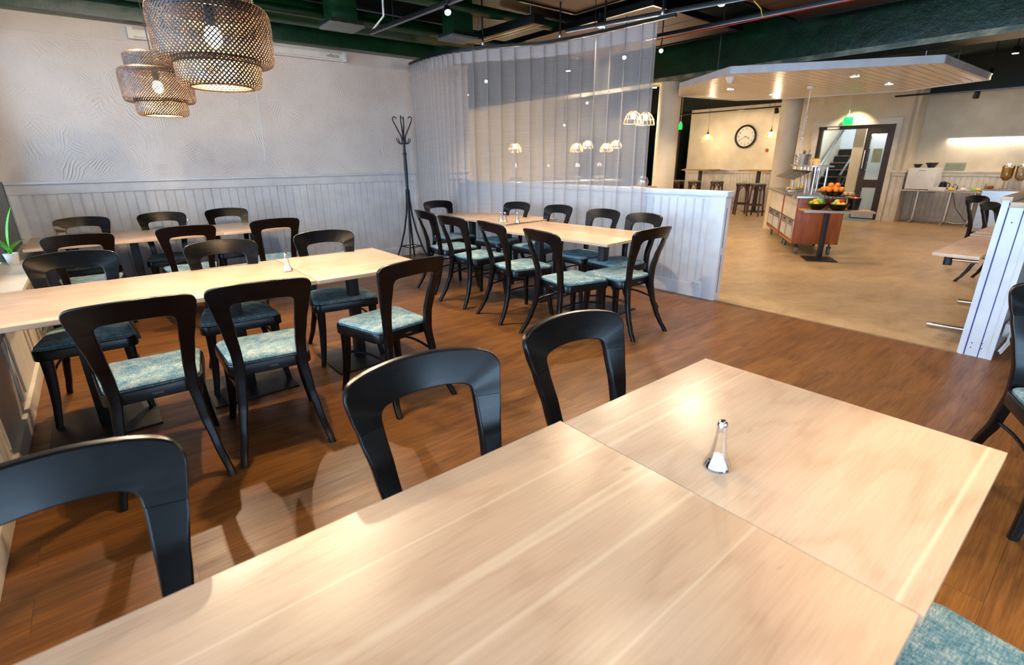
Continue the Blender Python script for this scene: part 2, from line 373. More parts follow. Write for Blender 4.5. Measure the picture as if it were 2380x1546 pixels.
# back (textured) wall
wb = sbox('wall_back', M['plaster'], -.85, 5.0, YB, YB+.2, 0, CH)
beadboard('trim_2', M['board'], 'y', YB-.022, -.68, 4.95, .12, 1.15, -1, nails=True)
sbox('trim_3', M['board'], -.68, 4.95, YB-.036, YB, 1.135, 1.235, bev=.004)
sbox('trim_4', M['board'], -.68, 4.95, YB-.06, YB, 1.235, 1.262, bev=.006)
sbox('baseboard_back', M['board'], -.66, 4.95, YB-.045, YB, 0, .13, bev=.004)
sbox('trim_5', M['plaster'], -.68, 5.0, YB-.012, YB, 2.66, 2.68)
# left window wall: low panelled wall with a ledge, windows above
sbox('wall_left', M['board'], -.9, -.70, -4, YB, 0, .62)
sbox('wall_left', M['board'], -.9, -.74, -4, YB, 2.70, CH)
sbox('wall_left', M['board'], -.9, -.74, 7.15, YB+.1, .62, 2.70)
sbox('trim_6', M['board2'], -.73, -.50, -4, YB-.05, .615, .65, bev=.006)
struct(MB().box(-.62, -.575, -4, YB-.05, .10, .62).build('wall_left', M['board2']))
mb = MB()
y = -3.6
while y < 6.9:
    mb.box(-.575, -.565, y, y+.05, .14, .60, .002); mb.box(-.575, -.565, y+.16, y+.17, .14, .60, .002); y += .82
struct(mb.build('trim_7', M['board2']))
sbox('baseboard_left', M['board2'], -.60, -.553, -4, YB-.05, 0, .10, bev=.004)
wi = 0
for y0, wd in ((-3.8, 1.95), (-1.85, 1.95), (.1, 1.95), (2.05, 1.95), (4.0, 1.95), (5.95, 1.2)):
    wi += 1
    w = struct(MB().box(-.80, -.74, y0, y0+.06, .65, 2.70).box(-.80, -.74, y0+wd-.06, y0+wd, .65, 2.70).box(-.80, -.74, y0+.06, y0+wd-.06, .65, .72).box(-.80, -.74, y0+.06, y0+wd-.06, 2.62, 2.70)
        .build('window_%d' % wi, M['board']))
    struct(MB().box(-.775, -.769, y0+.06, y0+wd-.06, .72, 2.62).build('window_pane', M['sash'], w))
sbox('trim_8', M['grey'], -.74, -.685, 5.95, YB-.01, .65, 1.27, bev=.006)
# wall behind the camera
sbox('wall_rear', M['whitewall'], -.9, 12, -4.15, -4.0, 0, .7); sbox('wall_rear', M['whitewall'], -.9, 12, -4.15, -4.0, 2.7, CH)
sbox('wall_rear', M['whitewall'], 2.15, 12, -4.15, -4.0, .7, 2.7); sbox('wall_rear', M['whitewall'], -.9, -.7, -4.15, -4.0, .7, 2.7)
for x0 in (-.7, .725):
    wi += 1
    w = struct(MB().box(x0, x0+.06, -4.12, -4.06, .7, 2.7).box(x0+1.365, x0+1.425, -4.12, -4.06, .7, 2.7).box(x0+.06, x0+1.365, -4.12, -4.06, .7, .77).box(x0+.06, x0+1.365, -4.12, -4.06, 2.63, 2.7)
        .build('window_%d' % wi, M['board']))
    struct(MB().box(x0+.06, x0+1.365, -4.095, -4.089, .77, 2.63).build('window_pane', M['sash'], w))
sbox('wall_side', M['whitewall'], 12, 12.15, -4.1, .56, 0, CH); sbox('wall_side', M['dark'], 17.2, 17.3, .3, 13, 0, CH+.1)
sbox('wall_side', M['whitewall'], 12, 17.2, .38, .48, 0, CH)
struct(MB().box(-14, -.95, -14, 14, -.3, -.25).build('ground', M['asphalt']))

# far room shell
XF = 14.62; DX = 14.1
sbox('wall_far', M['whitewall'], XF, XF+.2, .4, 3.55, 0, 2.66); sbox('wall_far', M['dark'], XF+.0, XF+.2, .4, 3.55, 2.66, CH); sbox('wall_far', M['dark'], DX+.02, DX+.2, 3.5, 6.1, 2.9, CH)
sbox('wall_far', M['whitewall'], XF, XF+.2, 5.62, 9.3, 0, 2.78)
sbox('wall_far', M['dark'], XF+.1, XF+.2, 5.62, 12.9, 2.78, CH)
sbox('wall_far', M['dark'], XF+1.6, XF+1.8, 9.3, 13, 0, CH)
sbox('wall_north', M['whitewall'], 4.8, 17.2, 12.9, 13.05, 0, CH)
sbox('wall_side', M['whitewall'], 4.9, 5.05, YB+.1, 12.9, 0, CH)
# door bay that stands forward of the far wall
DX = 14.1
sbox('wall_far', M['whitewall'], DX, DX+.14, 3.55, 3.84, 0, 2.9)
sbox('wall_far', M['whitewall'], DX, DX+.14, 5.42, 6.1, 0, 2.9)
sbox('wall_far', M['whitewall'], DX, DX+.14, 3.84, 5.42, 2.13, 2.9)
sbox('wall_far', M['whitewall'], DX, XF+.1, 3.50, 3.62, 0, 2.9)
sbox('wall_far', M['whitewall'], DX, XF+.1, 6.0, 6.1, 0, 2.9)
struct(MB().box(DX-.03, DX+.01, 3.74, 3.84, 0, 2.10).box(DX-.03, DX+.01, 5.42, 5.54, 0, 2.10).box(DX-.03, DX+.01, 3.74, 5.54, 2.10, 2.22).build('trim_9', M['board2']))
beadboard('trim_10', M['board2'], 'x', XF-.02, .5, 3.55, .1, 1.0, -1)
sbox('trim_11', M['board2'], XF-.045, XF, .5, 3.5, 1.0, 1.07); sbox('trim_12', M['board2'], XF-.075, XF, .5, 3.5, 1.07, 1.10)
beadboard('trim_13', M['board2'], 'x', XF-.02, 6.1, 9.3, .1, 1.0, -1)
sbox('trim_14', M['board2'], XF-.045, XF, 6.1, 9.3, 1.0, 1.07); sbox('trim_15', M['board2'], XF-.075, XF, 6.1, 9.32, 1.07, 1.10)
sbox('baseboard_far', M['board2'], XF-.05, XF, .5, 3.55, 0, .11); sbox('baseboard_far', M['board2'], XF-.05, XF, 6.1, 9.3, 0, .11)
beadboard('trim_16', M['board2'], 'x', DX-.02, 3.50, 3.72, .1, 1.0, -1, pitch=.11)
sbox('trim_17', M['board2'], DX-.05, DX, 3.47, 3.72, 1.0, 1.07); sbox('trim_18', M['board2'], DX-.075, DX, 3.45, 3.74, 1.07, 1.11)
sbox('trim_19', M['board2'], DX-.02, XF, 3.48, 3.50, 0, 1.1)
sbox('baseboard_far', M['board2'], DX-.045, DX, 3.48, 3.72, 0, .11)
# doorway: dark frame with open left leaf side, glazed right leaf
d = struct(MB().box(DX+.02, DX+.10, 3.84, 3.90, 0, 2.02).box(DX+.02, DX+.10, 5.34, 5.42, 0, 2.02).box(DX+.02, DX+.10, 3.84, 5.42, 2.02, 2.10).build('door_1', M['darkframe']))
leaf = struct(MB().box(DX+.03, DX+.08, 3.90, 3.99, 0, 2.02).box(DX+.03, DX+.08, 4.30, 4.40, 0, 2.02).box(DX+.03, DX+.08, 3.99, 4.30, 1.90, 2.02)
   .box(DX+.03, DX+.08, 3.99, 4.30, .72, .90).box(DX+.03, DX+.08, 3.99, 4.30, .0, .12).build('door_leaf', M['darkframe'], d))
MB().box(DX+.05, DX+.056, 3.99, 4.30, .12, 1.90).build('door_glass', M['sash'], leaf)
MB().box(DX+.020, DX+.028, 3.92, 4.38, .03, .20).build('kick_plate', M['steel'], leaf)
MB().box(DX-.02, DX+.0, 4.335, 4.355, 1.15, 1.55).build('door_handle', M['steel'], leaf)
MB().box(DX+.040, DX+.048, 4.02, 4.20, 1.28, 1.58).build('door_notice', M['sign'], leaf)
MB().box(DX-.01, DX+.02, 4.98, 5.24, 2.035, 2.085).build('door_closer', M['white'], d)
# staircase seen through the doorway
sbox('wall_stair', M['frosty'], 17.0, 17.2, 3.0, 6.2, 0, CH)
sbox('wall_stair', M['whitewall'], DX+.14, 17.0, 5.9, 6.1, 0, CH)
sbox('wall_stair', M['frosty'], XF+.1, 17.0, 2.9, 3.1, 0, CH)
sbox('floor', M['bluefloor'], 13.6, 17, 3.9, 4.5, 0, .004)
sbox('wall_stair', M['frosty'], DX+.75, DX+.8, 3.1, 4.48, 0, 2.9)
sbox('trim_20', M['whitewall'], DX+.30, DX+.42, 4.50, 4.72, 0, 2.9)
st = empty('staircase', (DX+.9, 5.25, 0), 'dark carpeted staircase with pale nosings rising beyond the doorway', 'stairs')
for i in range(10):
    MB().box(i*.24, 2.9-.01*i, -.62, .62, i*.18, i*.18+.16).build('step', M['carpet'], st)
    MB().box(i*.24-.02, i*.24+.035, -.62, .62, i*.18+.155, i*.18+.178).build('nosing', M['brick'] if i < 9 else M['brick'], st)
MB().tube([(-.25, -.25, .95), (1.9, -.25, 2.6)], .035, 8).tube([(-.25, -.25, .55), (1.9, -.25, 2.2)], .015, 6).box(-.28, -.22, -.28, -.22, 0, .95).build('handrail', M['darkframe'], st)
MB().tube([(.1, .45, 1.0), (2.2, .45, 2.7)], .03, 8).build('handrail', M['steel'], st)

# half walls
def half_wall():
    x0, x1 = 4.84, 4.94
    w = struct(MB().box(x0+.014, x1-.014, 2.64, YB+.1, 0, 1.06).build('wall_partition', M['board']))
    beadboard('trim_21', M['board'], 'x', x0+.006, 2.75, YB-.05, .13, 1.03, -1, pitch=.1)
    beadboard('trim_22', M['board2'], 'x', x1-.006, 2.75, YB+.1, .1, 1.03, 1, pitch=.1)
    struct(MB().box(x0-.012, x0+.012, 2.75, YB-.05, 0, .14, .003).build('baseboard_partition', M['board']))
    struct(MB().box(x0-.008, x0+.012, 2.62, 2.76, 0, 1.06, .003).box(x0-.006, x1+.006, 2.60, 2.64, 0, 1.06, .003).build('trim_23', M['board']))
    struct(MB().box(x0+.035, x0+.041, 2.596, 2.602, .55, .95).box(x0+.035, x0+.041, 2.596, 2.602, .08, .48).build('trim_24', mat('blue_slot', s2l(60, 90, 140), .5)))
    struct(MB().box(x0-.02, x1+.02, 2.58, YB+.1, 1.06, 1.11, .006).build('trim_25', M['board']))
half_wall()
def half_wall2():
    y0, y1, x0 = .44, .61, 4.86
    struct(MB().box(x0+.02, 9.0, y0+.03, y1-.02, 0, 1.10).build('wall_partition', M['board']))
    struct(MB().box(x0-.004, x0+.03, y0+.0, y0+.046, 0, 1.085, .004).box(x0-.004, x0+.03, y0+.052, y0+.124, 0, 1.085, .004).box(x0-.002, x0+.03, y0+.132, y1, 0, 1.13, .004).build('trim_26', M['board']))
    struct(MB().box(x0+.0, x0+.03, y0+.044, y0+.054, 0, 1.06).box(x0, x0+.03, y0+.122, y0+.134, 0, 1.08).build('trim_27', mat('joint_shadow_paint', s2l(52, 66, 130), .6)))
    beadboard('trim_28', M['board'], 'y', y0+.012, x0+.03, 9.0, .12, 1.06, -1, pitch=.1)
    struct(MB().box(x0, 9.0, y0-.01, y0+.02, 0, .12, .003).box(x0-.01, x0+.03, y0-.03, y0+.0, 0, 1.07, .004).build('baseboard_partition', M['board']))
    struct(MB().box(x0+.0, 9.0, y0-.02, y0+.125, 1.085, 1.12, .006).box(x0+.0, 9.0, y0+.12, y1+.01, 1.12, 1.155, .006).build('trim_29', M['oak']))
    mb = MB()
    for (a, b) in ((.065, .10), (.10, .10), (.07, .04), (.11, .045), (.09, .985), (.03, 1.0)): mb.sphere((x0-.005, y0+b if b < .3 else y0+a, a if b < .3 else b), .004, 6)
    o = mb.build('screw', M['iron']); struct(o); o.name = 'trim_30'
half_wall2()
ck = empty('cable_duct', (5.25, .40, .12), 'white cable duct with loose wires along the base of the near partition', 'cable duct')
MB().box(-.12, .02, -.03, .02, .0, .10, .006).build('junction_box', M['white'], ck)
MB().tube([(-.36, -.012, -.05), (-.25, -.03, .0), (-.12, -.02, .04)], .008, 6).tube([(-.34, -.02, -.07), (-.22, -.04, -.02), (-.12, -.01, .02)], .007, 6).build('wire', M['white'], ck)
MB().box(.02, 2.2, -.012, .02, .0, .05, .003).build('trunking', M['white'], ck)

# round columns
def column(name, x, y, r, h, lab):
    struct(MB().lathe([(r, 0), (r, h)], (x, y, 0), 40, True).build(name, M['whitewall']))
column('column', 7.95, 5.50, .185, 2.68, '')
column('column', 11.0, 4.80, .19, 3.0, '')
# main steel beam
BX = 7.75
bmn = MB().box(BX, BX+.03, -4, 12.9, 2.72, CH).box(BX-.02, BX+.40, -4, 12.9, 2.68, 2.72)
bm_ = struct(bmn.build('beam', M['green']))
struct(MB().box(BX-.035, BX+.42, -4, 12.9, 2.62, 2.682).build('trim_31', m_noisy('worn_beam_flange', s2l(92, 98, 82), s2l(160, 156, 128), 10, .45, (6, .6, 1), .3)))
# smaller beam along the textured wall
struct(MB().box(-.85, 4.9, YB-.20, YB, 2.82, 3.12, .004).build('beam', M['green']))
struct(MB().box(4.3, 4.9, YB-.55, YB-.2, 2.86, 3.2, .004).build('beam', M['green']))

# ------------------------------------------------------------------ ceiling services
def duct(name, pts, r, m, lab, cat='pipe', seg=14, group=None):
    return tag(MB().tube(pts, r, seg).build(name, m), lab, cat, group)
duct('ventilation_duct', [(-.7, 6.72, 3.06), (4.7, 6.72, 3.06)], .13, M['green'], 'large dark green round duct running along the ceiling beside the textured wall', 'duct', 24)
duct('ceiling_pipe', [(-.7, 6.33, 2.98), (5.4, 6.33, 2.98)], .045, M['green'], 'thin green pipe in front of the large round duct', 'pipe')
duct('ceiling_pipe', [(-.7, 5.6, 3.12), (7.7, 5.6, 3.12)], .06, M['green'], 'green pipe crossing the ceiling above the curtain rail', 'pipe')
duct('ceiling_pipe', [(3.0, 3.2, 3.2), (7.7, 3.2, 3.2)], .05, M['green'], 'green pipe crossing the ceiling above the walkway by the big beam', 'pipe')
for k, (x, y, lab) in enumerate([(2.50, 6.00, 'green ceiling air box with pale square diffuser, left of the black track end'), (3.83, 5.72, 'green ceiling air box with pale square diffuser, beside the bright spotlight')]):
    e = empty('air_diffuser', (x, y, 2.80), lab, 'air vent')
    MB().box(-.14, .14, -.12, .12, .06, .55, .004).build('duct_box', M['green'], e)
    MB().box(-.19, .19, -.17, .17, 0, .025, .004).build('diffuser_plate', M['grey'], e)
    mb = MB()
    for i in range(14): mb.box(-.18+i*.027, -.172+i*.027, -.18, -.165, .025, .06)
    mb.box(-.18, .18, -.16, .16, .03, .06); mb.build('grille', M['dark'], e)
# suspended brown acoustic panels with black frames
def panel(c, sx, sy, rz, z, lab):
    e = empty('acoustic_panel', (c[0], c[1], z), lab, 'ceiling panel', rz)
    MB().box(-sx/2, sx/2, -sy/2, sy/2, 0, .03).build('panel_board', M['brownpanel'], e)
    f = MB(); w = .035
    f.box(-sx/2-w, -sx/2, -sy/2-w, sy/2+w, -.02, .05).box(sx/2, sx/2+w, -sy/2-w, sy/2+w, -.02, .05).box(-sx/2, sx/2, -sy/2-w, -sy/2, -.02, .05).box(-sx/2, sx/2, sy/2, sy/2+w, -.02, .05)
    f.build('panel_frame', M['track'], e)
    g = MB().box(-.002, .002, -sy/2, sy/2, -.003, 0).box(-sx/2, sx/2, -.002, .002, -.003, 0); g.build('panel_joint', M['track'], e)
panel((6.25, 5.3), 1.9, 2.6, math.radians(0), 3.05, 'long brown perforated ceiling panel directly above the curtain')
panel((4.1, 3.75), 1.9, 2.4, 0, 3.12, 'brown perforated ceiling panel nearest the fixed lamps at the top')
panel((6.35, 2.1), 1.9, 2.4, 0, 3.05, 'brown perforated ceiling panel beyond the white tipped track')
panel((1.6, 2.6), 2.0, 2.2, 0, 3.2, 'brown perforated ceiling panel high over the middle of the dining room')
# linear luminaire
e = empty('linear_light', (4.39, 5.55, 2.90), 'unlit black linear luminaire hanging above the curtain start', 'light fitting', math.radians(2))
MB().box(-.085, .085, -.65, .65, 0, .10, .004).build('housing', M['track'], e)
MB().box(-.05, -.03, -.63, .63, -.006, .001).box(.03, .05, -.63, .63, -.006, .001).build('louvre', M['ochre'], e)
MB().tube([(0, -.5, .1), (0, -.5, .45)], .004, 6).tube([(0, .5, .1), (0, .5, .45)], .004, 6).build('suspension_wire', M['steel'], e)
# lighting tracks
def track(p0, p1, lab, ends=True, wire=None):
    p0 = Vector(p0); p1 = Vector(p1); d = p1-p0; L = d.length; a = math.atan2(d.y, d.x)
    e = empty('lighting_track', p0, lab, 'lighting track', a)
    MB().box(0, L, -.02, .02, -.018, .018, .002).build('rail', M['track'], e)
    MB().box(0, L, -.012, -.008, -.0205, -.0175).box(0, L, .008, .012, -.0205, -.0175).build('rail_lip', M['steel'], e)
    if ends: MB().box(L-.005, L+.055, -.024, .024, -.024, .024, .003).build('end_cap', M['white'], e)
    hg = MB()
    for q in (.18, .8): hg.tube([(L*q, 0, .018), (L*q, 0, CH-p0.z)], .005, 6)
    hg.build('hanger', M['track'], e)
    return e
t1 = track((2.70, 5.72, 2.74), (2.86, 3.0, 2.74), 'black lighting track with a bright spotlight, crossing above the near curtain end', False)
MB().tube([(0.05, 0, .018), (.3, 0, .10), (.33, 0, .6)], .010, 8).build('conduit', M['white'], t1)
track((4.55, 4.6, 2.80), (5.02, 2.60, 2.80), 'black lighting track with white end cap past the curtain edge')
track((5.35, 4.1, 2.74), (5.75, -1.0, 2.74), 'long pale edged lighting track running beside the big green beam')
tag(MB().tube([(5.03, 2.68, 2.77), (5.06, 2.62, 2.70), (5.03, 2.58, 2.62)], .005, 6).build('loose_wire', M['yellowwire']), 'short yellow wire dangling by the white track end', 'wire')
tag(MB().tube([(5.36, 4.0, 2.70), (5.44, 3.2, 2.71), (5.50, 2.3, 2.72), (5.62, 1.0, 2.72), (5.7, -.5, 2.72)], .006, 6).build('red_cable', M['redp']), 'thin red cable following the long track by the beam', 'cable')
def head(p, tgt, lab, s=1.0, stem=None):
    e = empty('track_spotlight', p, lab, 'spotlight')
    d = (Vector(tgt)-Vector(p)).normalized(); q = d.to_track_quat('-Z', 'Y').to_matrix().to_4x4()
    MB().lathe([(.0, .10), (.034, .10), (.037, .09), (.040, .012), (.036, .012), (.036, .02), (0, .02)], seg=20).xf(Matrix.Diagonal((s, s, s, 1))).xf(q).build('lamp_head', M['track'], e)
    MB().lathe([(.0, .009), (.035, .012), (.035, .016), (0, .02)], seg=20).xf(Matrix.Diagonal((s, s, s, 1))).xf(q).build('lens', M['led'], e)
    up_ = q @ Vector((0, 0, .07))
    MB().tube([up_, (0, 0, .10), (0, 0, stem or .13)], .008, 6).build('bracket', M['track'], e)
    return e
labs = ['spotlight over the far end of the left dining tables', 'spotlight over the gap between left tables and coat rack', 'spotlight over the middle table run',
        'bright spotlight on the black track above the curtain start', 'spotlight on the white tipped track, farther from its tip', 'spotlight on the white tipped track, close to its tip',
        'spotlight over the right end of the nearest table', 'spotlight behind the camera over the nearest table', 'spotlight over the walkway opening', 'unseen spotlight added to brighten the pale seat at lower right', 'spotlight over the chair at the right edge', 'spotlight over the middle table turned to the textured wall', 'spotlight near the windows turned to the textured wall']
for i, ((p, t, e), lb) in enumerate(zip(SPOTS, labs)):
    q = Vector(p) + Vector((0, 0, .03)); head(q - (Vector(t)-Vector(p)).normalized()*.05, t if i != 3 else (1.8, 2.0, .0), lb, 1.0 if i != 3 else .75, None if i != 3 else .17)
# tracks that carry the other heads (above the frame)
track((-.3, 5.3, 2.90), (2.4, 5.0, 2.90), 'black lighting track over the far left tables', False)
track((-.3, 3.6, 2.90), (2.4, 3.15, 2.90), 'black lighting track over the middle tables', False)
track((.2, -.9, 2.90), (5.0, -.9, 2.90), 'black lighting track behind the nearest table', False)
track((1.2, 1.15, 2.90), (4.6, 1.15, 2.90), 'black lighting track over the nearest table', False)
# bell spotlights near the beam seen beside and through the curtain
for p, lb in (((5.47, 3.96, 2.60), 'bright spotlight at the free edge of the curtain'), ((5.45, 4.48, 2.60), 'bright spotlight seen through the top right of the curtain'),
              ((5.22, 7.05, 2.60), 'small spotlight seen through the curtain near the coat rack'), ((8.99, 8.37, 2.60), 'small spotlight seen through the middle of the curtain'),
              ((10.5, 10.6, 2.3), 'faint spotlight seen low through the curtain middle')):
    head(p, (p[0]-2.6, p[1]-3.0, 0), lb, .6, CH-p[2])
spot((5.47, 3.93, 2.55), (5.2, 2.8, 0), 60, 100, COOLW); spot((5.45, 4.45, 2.55), (6.6, 4.2, 0), 80, 110, WARM)
spot((8.99, 8.3, 2.55), (8.4, 7.6, 0), 140, 120, WARM)

# ------------------------------------------------------------------ canopy over the buffet
cz = 2.40
CP = [(7.14, 4.78), (6.41, 3.60), (7.67, 1.79), (9.91, 1.75), (10.40, 2.81), (9.90, 4.50), (9.43, 5.12), (7.96, 5.33)]
cn = empty('ceiling_canopy', (0, 0, cz), 'white suspended plank canopy with downlights hanging over the buffet cart', 'canopy')
MB().prism([(x, y) for x, y in CP], .02, .074).build('canopy_body', M['board'], cn)
# planks underneath with open joints
def clip(poly, x0, x1):
    def cut(P, f):
        o = []
        for i in range(len(P)):
            a, b = P[i], P[(i+1) % len(P)]; fa, fb = f(a), f(b)
            if fa >= 0: o.append(a)
            if (fa >= 0) != (fb >= 0):
                t = fa/(fa-fb); o.append((a[0]+(b[0]-a[0])*t, a[1]+(b[1]-a[1])*t))
        return o
    p = cut(poly, lambda q: q[0]-x0)
    return cut(p, lambda q: x1-q[0]) if p else p
ang = PI/2
rot = [(x*math.cos(ang)-y*math.sin(ang), x*math.sin(ang)+y*math.cos(ang)) for x, y in CP]
xs = [p[0] for p in rot]; x = min(xs); mb = MB()
while x < max(xs):
    q = clip(rot, x+.006, x+.104)
    if len(q) >= 3:
        q = [(a*math.cos(-ang)-b*math.sin(-ang), a*math.sin(-ang)+b*math.cos(-ang)) for a, b in q]
        mb.prism(q, 0.004, .02)
    x += .11
mb.build('canopy_planks', m_noisy('cream_gloss_planks', s2l(244, 238, 220), s2l(250, 245, 232), 4, .25), cn, smooth=False)
mb = MB()
for i in range(len(CP)):
    a = Vector((*CP[i], 0)); b = Vector((*CP[(i+1) % len(CP)], 0)); d = (b-a).normalized(); n = Vector((d.y, -d.x, 0))
    mb.loft([[a+n*.015, a-n*.02, a-n*.02+Vector((0, 0, .085)), a+n*.015+Vector((0, 0, .085))], [b+n*.015, b-n*.02, b-n*.02+Vector((0, 0, .085)), b+n*.015+Vector((0, 0, .085))]])
mb.xf(Matrix.Translation((0, 0, -.004))).build('canopy_fascia', M['board'], cn)
mb = MB()
for x, y in ((8.2, 2.1), (9.7, 2.1), (7.3, 4.3), (9.6, 4.2)): mb.tube([(x, y, .07), (x, y, CH-cz)], .004, 6)
mb.build('suspension_wire', M['steel'], cn)
for i, (x, y) in enumerate([(7.79, 4.34), (9.01, 4.27), (7.94, 2.74), (9.19, 2.71)]):
    e = MB().lathe([(0, -.004), (.05, -.004), (.05, .01)], (x, y, 0), 20).build('downlight', M['led'], cn)
    MB().lathe([(.05, -.006), (.062, -.006), (.062, .004)], (x, y, 0), 20).build('bezel', M['steel'], e)
    spot((x, y, cz-.02), (x, y, 0), 55, 120, COOLW, .04)
MB().lathe([(0, -.07), (.03, -.065), (.045, -.04), (.055, -.01), (.06, .004)], (6.72, 3.76, 0), 20).build('smoke_detector', M['white'], cn)
# coiled cable to the cart
pth = [(8.52, 3.49, cz), (8.52, 3.49, cz-.35)]
for i in range(60):
    t = i/59; pth.append((8.52+t*.25+.02*math.cos(i*1.9), 3.49+t*.12+.02*math.sin(i*1.9), cz-.35-t*.75))
sc_ = empty('coiled_cable', (0, 0, 0), 'cream coiled power cable dropping from the canopy to the buffet', 'cable')
MB().tube(pth, .007, 5).build('coil', M['white'], sc_); MB().lathe([(0, 0), (.05, 0), (.055, .03), (.0, .03)], (8.52, 3.49, cz-.03), 18).build('ceiling_rose', M['white'], sc_)

# ------------------------------------------------------------------ chairs
def lerp(tab, z):
    if z <= tab[0][0]: return tab[0][1:]
    for (a, b) in zip(tab, tab[1:]):
        if z <= b[0]:
            u = (z-a[0])/(b[0]-a[0]); u = u*u*(3-2*u)*.5+u*.5
            return tuple(p+(q-p)*u for p, q in zip(a[1:], b[1:]))
    return tab[-1][1:]
YP = [(0, -.385), (.08, -.335), (.16, -.298), (.28, -.260), (.42, -.242), (.55, -.246), (.66, -.262), (.76, -.290), (.84, -.320), (.92, -.352)]
def YF(x, z):
    s = min(1, max(0, (z-.5)/.35)); s = s*s*(3-2*s)
    return lerp(YP, z)[0] - .05*s*(1-(x/.225)**2)
LEGX = [(0, .197, .230), (.15, .166, .203), (.3, .140, .182), (.45, .122, .170), (.55, .124, .175), (.66, .132, .192), (.775, .139, .214)]
def octo(cx, cy, hx, hy, k=.45):
    r = min(hx, hy)*.42; out = []
    for sx, sy, a0 in ((1, 1, 0), (-1, 1, 1), (-1, -1, 2), (1, -1, 3)):
        for q in (0, .5, 1):
            an = (a0+q)*PI/2; out.append((cx+sx*(hx-r)+r*math.cos(an), cy+sy*(hy-r)+r*math.sin(an)))
    return out
def smoothrail(pts, n):
    out = []
    for i in range(len(pts)-1):
        p0 = pts[max(0, i-1)]; p1 = pts[i]; p2 = pts[i+1]; p3 = pts[min(len(pts)-1, i+2)]
        for k in range(n):
            t = k/n; out.append(tuple(.5*((2*b)+(-a+c)*t+(2*a-5*b+4*c-d)*t*t+(-a+3*b-3*c+d)*t**3) for a, b, c, d in zip(p0, p1, p2, p3)))
    out.append(pts[-1]); return out
def wn(o):
    o.data.shade_smooth(); o.data.set_sharp_from_angle(angle=math.radians(60))
    m = o.modifiers.new('weighted_normal', 'WEIGHTED_NORMAL'); m.mode = 'FACE_AREA_WITH_ANGLE'; m.keep_sharp = True; m.weight = 60; return o
def make_chair():
    root = empty('dining_chair', (0, 0, 0), 'x', 'chair')
    # rear legs that carry on upward to the joint below the top rail
    for s in (-1, 1):
        rings = []
        for i in range(25):
            z = .778*i/24; a, b = lerp(LEGX, z); cx = (a+b)/2; hx = (b-a)/2
            th = .0165 if z < .1 else .018 if z < .6 else .018-.004*(z-.6)/.178
            ring = []
            for px, py in octo(0, 0, hx, th):
                X = s*(cx+px); ring.append((X, YF(X, z)+py, z))
            rings.append(ring)
        wn(MB().loft(rings).build('leg', M['black'], root))
    # top rail: arch between the two joints, inner and outer outline
    half = [((.214, .779), (.139, .779)), ((.2195, .80), (.1385, .788)), ((.2245, .825), (.137, .7965)), ((.229, .85), (.1325, .805)), ((.2285, .869), (.125, .811)), ((.218, .888), (.112, .8155)),
            ((.198, .899), (.095, .818)), ((.165, .906), (.075, .820)), ((.12, .911), (.055, .8215)), ((.06, .915), (.028, .8225)), ((0, .916), (0, .823))]
    full = [(o+i) for o, i in half]; full = full + [(-a, b, -c, d) for a, b, c, d in full[-2::-1]]
    full = smoothrail(full, 3)
    rings = []
    for ox, oz, ix, iz in full:
        O = Vector((ox, oz)); I = Vector((ix, iz)); d = (O-I); w = d.length; d = d/w
        ring = []
        for u, v in ((0, -.6), (.018, -.88), (.05, -1), (.95, -1), (.982, -.88), (1, -.6), (1, .6), (.982, .88), (.95, 1), (.05, 1), (.018, .88), (0, .6)):
            p = I+d*(w*u); ring.append((p.x, YF(p.x, p.y)+v*.0135, p.y))
        rings.append(ring)
    wn(MB().loft(rings).build('backrest', M['black'], root))
    # seat frame
    def outline(hb, hf, yb, yf, r, n=6):
        pts = []
        for (cx, cy, a0) in ((hf-r, yf-r, 0), (-(hf-r), yf-r, PI/2), (-(hb-r), yb+r, PI), (hb-r, yb+r, 1.5*PI)):
            for k in range(n+1):
                a = a0+k*PI/2/n; pts.append((cx+r*math.cos(a), cy+r*math.sin(a)))
        return pts
    def bulge(pts, s=.012): return [(x, y+(s*(1-(x/.24)**2) if y > 0 else -s*(1-(x/.22)**2))) for x, y in pts]
    F = bulge(outline(.200, .236, -.215, .215, .055)); G = bulge(outline(.190, .226, -.205, .205, .05))
    MB().loft([[(x, y, .412) for x, y in F], [(x, y, .462) for x, y in F], [(x*.985, y*.985, .468) for x, y in F]]).build('seat_frame', M['black'], root)
    rings = []
    for q, z in ((1.0, .466), (1.012, .474), (1.01, .481), (.985, .4865), (.93, .4895), (.8, .492), (.55, .494), (.25, .495), (.02, .495)): rings.append([(x*q*.985, y*q*.985, z) for x, y in G])
    cu = MB().loft(rings).build('seat', M['fabric'], root)
    # piping line
    MB().tube([(x*.985*1.008, y*.985*1.008, .4765) for x, y in G], .0018, 5, closed=True).build('piping', M['iron'], cu)
    # front legs
    for s in (-1, 1):
        rings = []
        for i in range(9):
            t = i/8; z = .43*(1-t); cx = s*(.186+.036*t*t); cy = .172+.03*t*t; hx = .029-.013*t; hy = .021-.007*t
            rings.append([(x, y, z) for x, y in octo(cx, cy, hx, hy)])
        MB().loft(rings).build('leg', M['black'], root)
    for s in (-1, 1):
        pts = []
        for i in range(9):
            t = i/8; pts.append((s*(.160+(.196-.160)*t), -.262+(.180+.262)*t, .290+.030*math.sin(PI*t)-.02*t))
        MB().tube(pts, .008, 8).build('stretcher', M['black'], root)
    text_mesh('maker_mark', 'TAMÄG', .013, M['silver'], root, Matrix.Translation((0.01, -.2285, .438)) @ Matrix.Rotation(PI/2, 4, 'X'))
    return root
